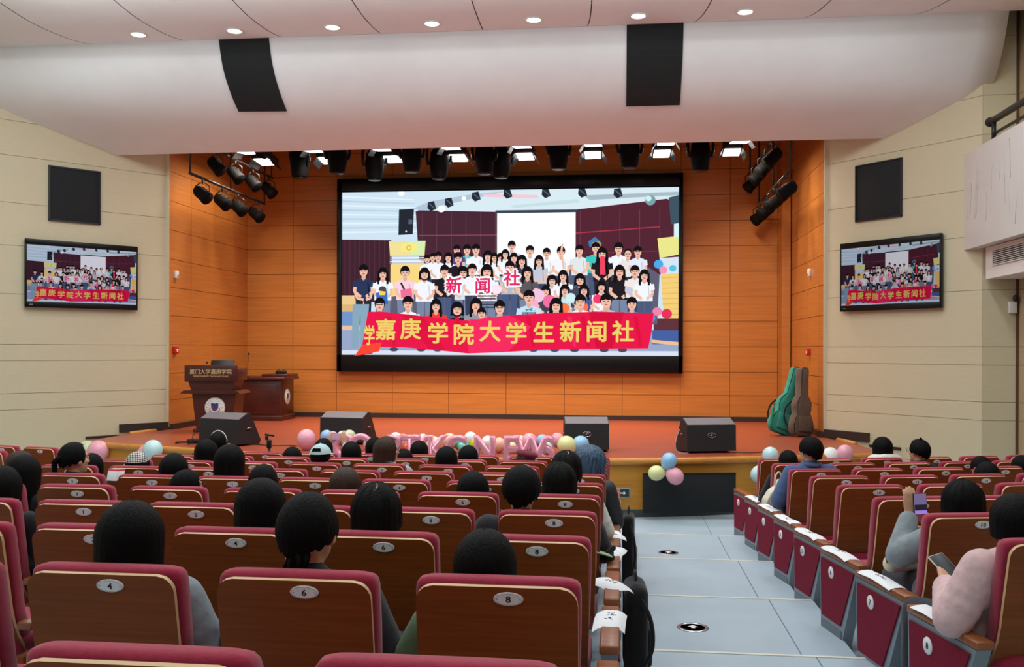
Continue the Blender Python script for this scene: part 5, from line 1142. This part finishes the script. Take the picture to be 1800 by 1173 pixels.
# ================================================================== BALLOONS AND FOIL LETTERS
BC = {'pink': (236, 168, 186), 'blue': (150, 196, 230), 'pale blue': (196, 226, 228), 'yellow': (226, 230, 166), 'cream': (236, 222, 178), 'white': (240, 240, 240), 'peach': (240, 194, 172), 'teal': (110, 204, 188), 'lime': (206, 220, 40), 'lavender': (190, 170, 214), 'green': (196, 214, 166), 'orange': (244, 110, 80)}
def balloon(loc, r, colr, tail, label, group=None):
    c = BC[colr]; M = mat('balloon_' + colr.replace(' ', '_'), c, .22, spec=.5, coat=.2); M.node_tree.nodes['Principled BSDF'].inputs['Subsurface Weight'].default_value = .25
    M.node_tree.nodes['Principled BSDF'].inputs['Subsurface Radius'].default_value = (.06, .05, .05)
    t = thing('balloon', label, 'balloon', loc, (0, 0, 0), group); q_ = Vector(tail).normalized().to_track_quat('-Z', 'Y').to_matrix().to_4x4()
    prof_ = []
    for i in range(15):
        a = math.pi * i / 14; rr_ = math.sin(a) * (1 + .0 * a); z = math.cos(a) * (1.04 if a < math.pi / 2 else 1.16 + .10 * (a - math.pi / 2)); prof_.append((max(1e-4, rr_ * r * (1 if a < 1.9 else 1 - .05 * (a - 1.9))), z * r))
    MB().lathe(prof_, M, 24, q_).build('skin', t)
    MB().lathe([(.0001, -r * 1.24), (r * .05, -r * 1.29), (r * .09, -r * 1.40), (.0001, -r * 1.40)], M, 12, q_).build('knot', t)
    return t
trio = Vector((.545, 11.86, .648))
balloon((.599, 11.80, .762), .097, 'blue', (-.5, .1, -1), 'pale blue balloon, top of the trio hanging on the stage front by the aisle')
balloon((.442, 11.80, .606), .096, 'yellow', (1, .1, .15), 'pale yellow balloon, left of the trio hanging on the stage front by the aisle')
balloon((.675, 11.78, .572), .104, 'pink', (-.7, .1, .6), 'pink balloon, lower right of the trio hanging on the stage front by the aisle')
balloon((-7.76, 13.0, .636), .145, 'green', (1, 0, -.3), 'pale green balloon at the far left end of the stage'); balloon((-7.58, 12.98, .63), .155, 'pink', (-.6, .1, -.8), 'pink balloon beside the pale green one at the far left end of the stage')
balloon((-6.50, 12.52, .715), .135, 'pale blue', (-.2, .1, -1), 'pale blue balloon on the stage front behind the checked cap'); balloon((-6.62, 12.58, .66), .12, 'pink', (.4, .1, .6), 'pink balloon tucked behind the pale blue one near the checked cap')
balloon((1.93, 12.5, .775), .105, 'pale blue', (0, 0, -1), 'pale blue balloon on the stage edge at the right of the aisle'); balloon((1.76, 12.4, .53), .10, 'pale blue', (.3, 0, 1), 'pale blue balloon low on the stage front, half behind the front right seat')
balloon((2.78, 12.95, .73), .11, 'white', (0, 0, -1), 'white balloon just showing over the seats, left of the pink one at right'); balloon((2.96, 12.92, .775), .105, 'pink', (0, 0, -1), 'pink balloon over the seats at the right end of the stage')
balloon((-4.24, 12.40, .91), .128, 'pink', (.1, 0, -1), 'single big pink balloon at the left end of the foil letters')
row_b = [(-3.99, 12.5, .94, .085, 'blue'), (-3.88, 12.42, .93, .085, 'lavender'), (-3.78, 12.55, .93, .08, 'white'), (-3.67, 12.5, .94, .09, 'green'), (-3.37, 12.45, .83, .09, 'pink'), (-3.01, 12.45, .925, .085, 'white'), (-2.90, 12.4, .90, .095, 'peach'), (-2.84, 12.38, .80, .07, 'orange'), (-2.64, 12.45, .925, .07, 'white'), (-2.50, 12.42, .85, .11, 'cream'), (-2.27, 12.42, .91, .10, 'peach'), (-2.14, 12.48, .88, .09, 'teal'), (-2.07, 12.38, .81, .08, 'teal'), (-1.99, 12.45, .94, .09, 'white'), (-1.91, 12.42, .87, .095, 'lime'), (-1.76, 12.46, .89, .09, 'white'), (-1.60, 12.42, .87, .09, 'peach'), (-1.44, 12.40, .83, .08, 'cream'), (-1.33, 12.48, .90, .09, 'cream'), (-1.20, 12.45, .91, .11, 'pink'), (-1.03, 12.48, .92, .085, 'blue'), (-.97, 12.38, .83, .09, 'pale blue'), (-.83, 12.48, .94, .09, 'pink'), (-.70, 12.36, .862, .125, 'yellow'), (-.52, 12.45, .88, .115, 'blue')]
where = ['at the left end of the row', 'above the filming phone', 'beside the lavender one', 'in front of the second wedge monitor', 'behind the second foil letter', 'above the brown-haired head', 'behind the foil letter R', 'low inside the foil letter R', 'above the foil letters T and K', 'between the two foil letters K', 'above the second foil letter K', 'left of the foil letter C', 'inside the foil letter C', 'above the foil letter C', 'between the foil letters C and N', 'behind the foil letter N', 'between the foil letters N and E', 'inside the foil letter E', 'between the foil letters E and W', 'behind the foil letter W', 'left of the foil letter S', 'low beside the foil letter S', 'above the foil letter S', 'big, right of the foil letter S', 'at the right end of the row']
for (x, y, z, r_, c), w_ in zip(row_b, where): balloon((x, y, max(z, SZ + r_ * .95)), r_, c, (rnd.uniform(-.4, .4), .3, -1), '%s balloon %s' % (c, w_), 'balloons piled behind the foil letters')
foil = mat('rose_pink_foil', (244, 160, 178), .2, metal=.3, bump=.25, scale=(30, 30, 30))
LET = [('O', -3.56, 'first foil letter from the left, a pink loop'), ('O', -3.34, 'second foil letter from the left, a pink loop'), ('R', -2.85, 'pink foil letter R'), ('T', -2.675, 'pink foil letter T'), ('K', -2.51, 'pink foil letter K next to the T'), ('K', -2.30, 'pink foil letter K next to the C'), ('C', -2.085, 'pink foil letter C'), ('N', -1.715, 'tall pink foil letter N'), ('E', -1.375, 'pink foil letter E'), ('W', -1.13, 'pink foil letter W behind the burgundy beret'), ('S', -.915, 'pink foil letter S, last on the right')]
for ch, x, lab in LET:
    vs, fs = text_geo(ch, -.012, .42, .014, .034, 4); b = MB(); b.add([(u * .92, v, w_) for u, v, w_ in vs], fs, foil, True)
    zmin = min(v[2] for v in vs); o = b.build('foil_letter', None, (x, 11.85 + .028 * (x - XC) ** 2, SZ - .05 - zmin), (R(-2), R(rnd.uniform(-3, 3)), R(rnd.uniform(-8, 8))))
    tag(o, lab + ' fixed along the stage edge', 'foil letter', 'pink foil letters on the stage edge')
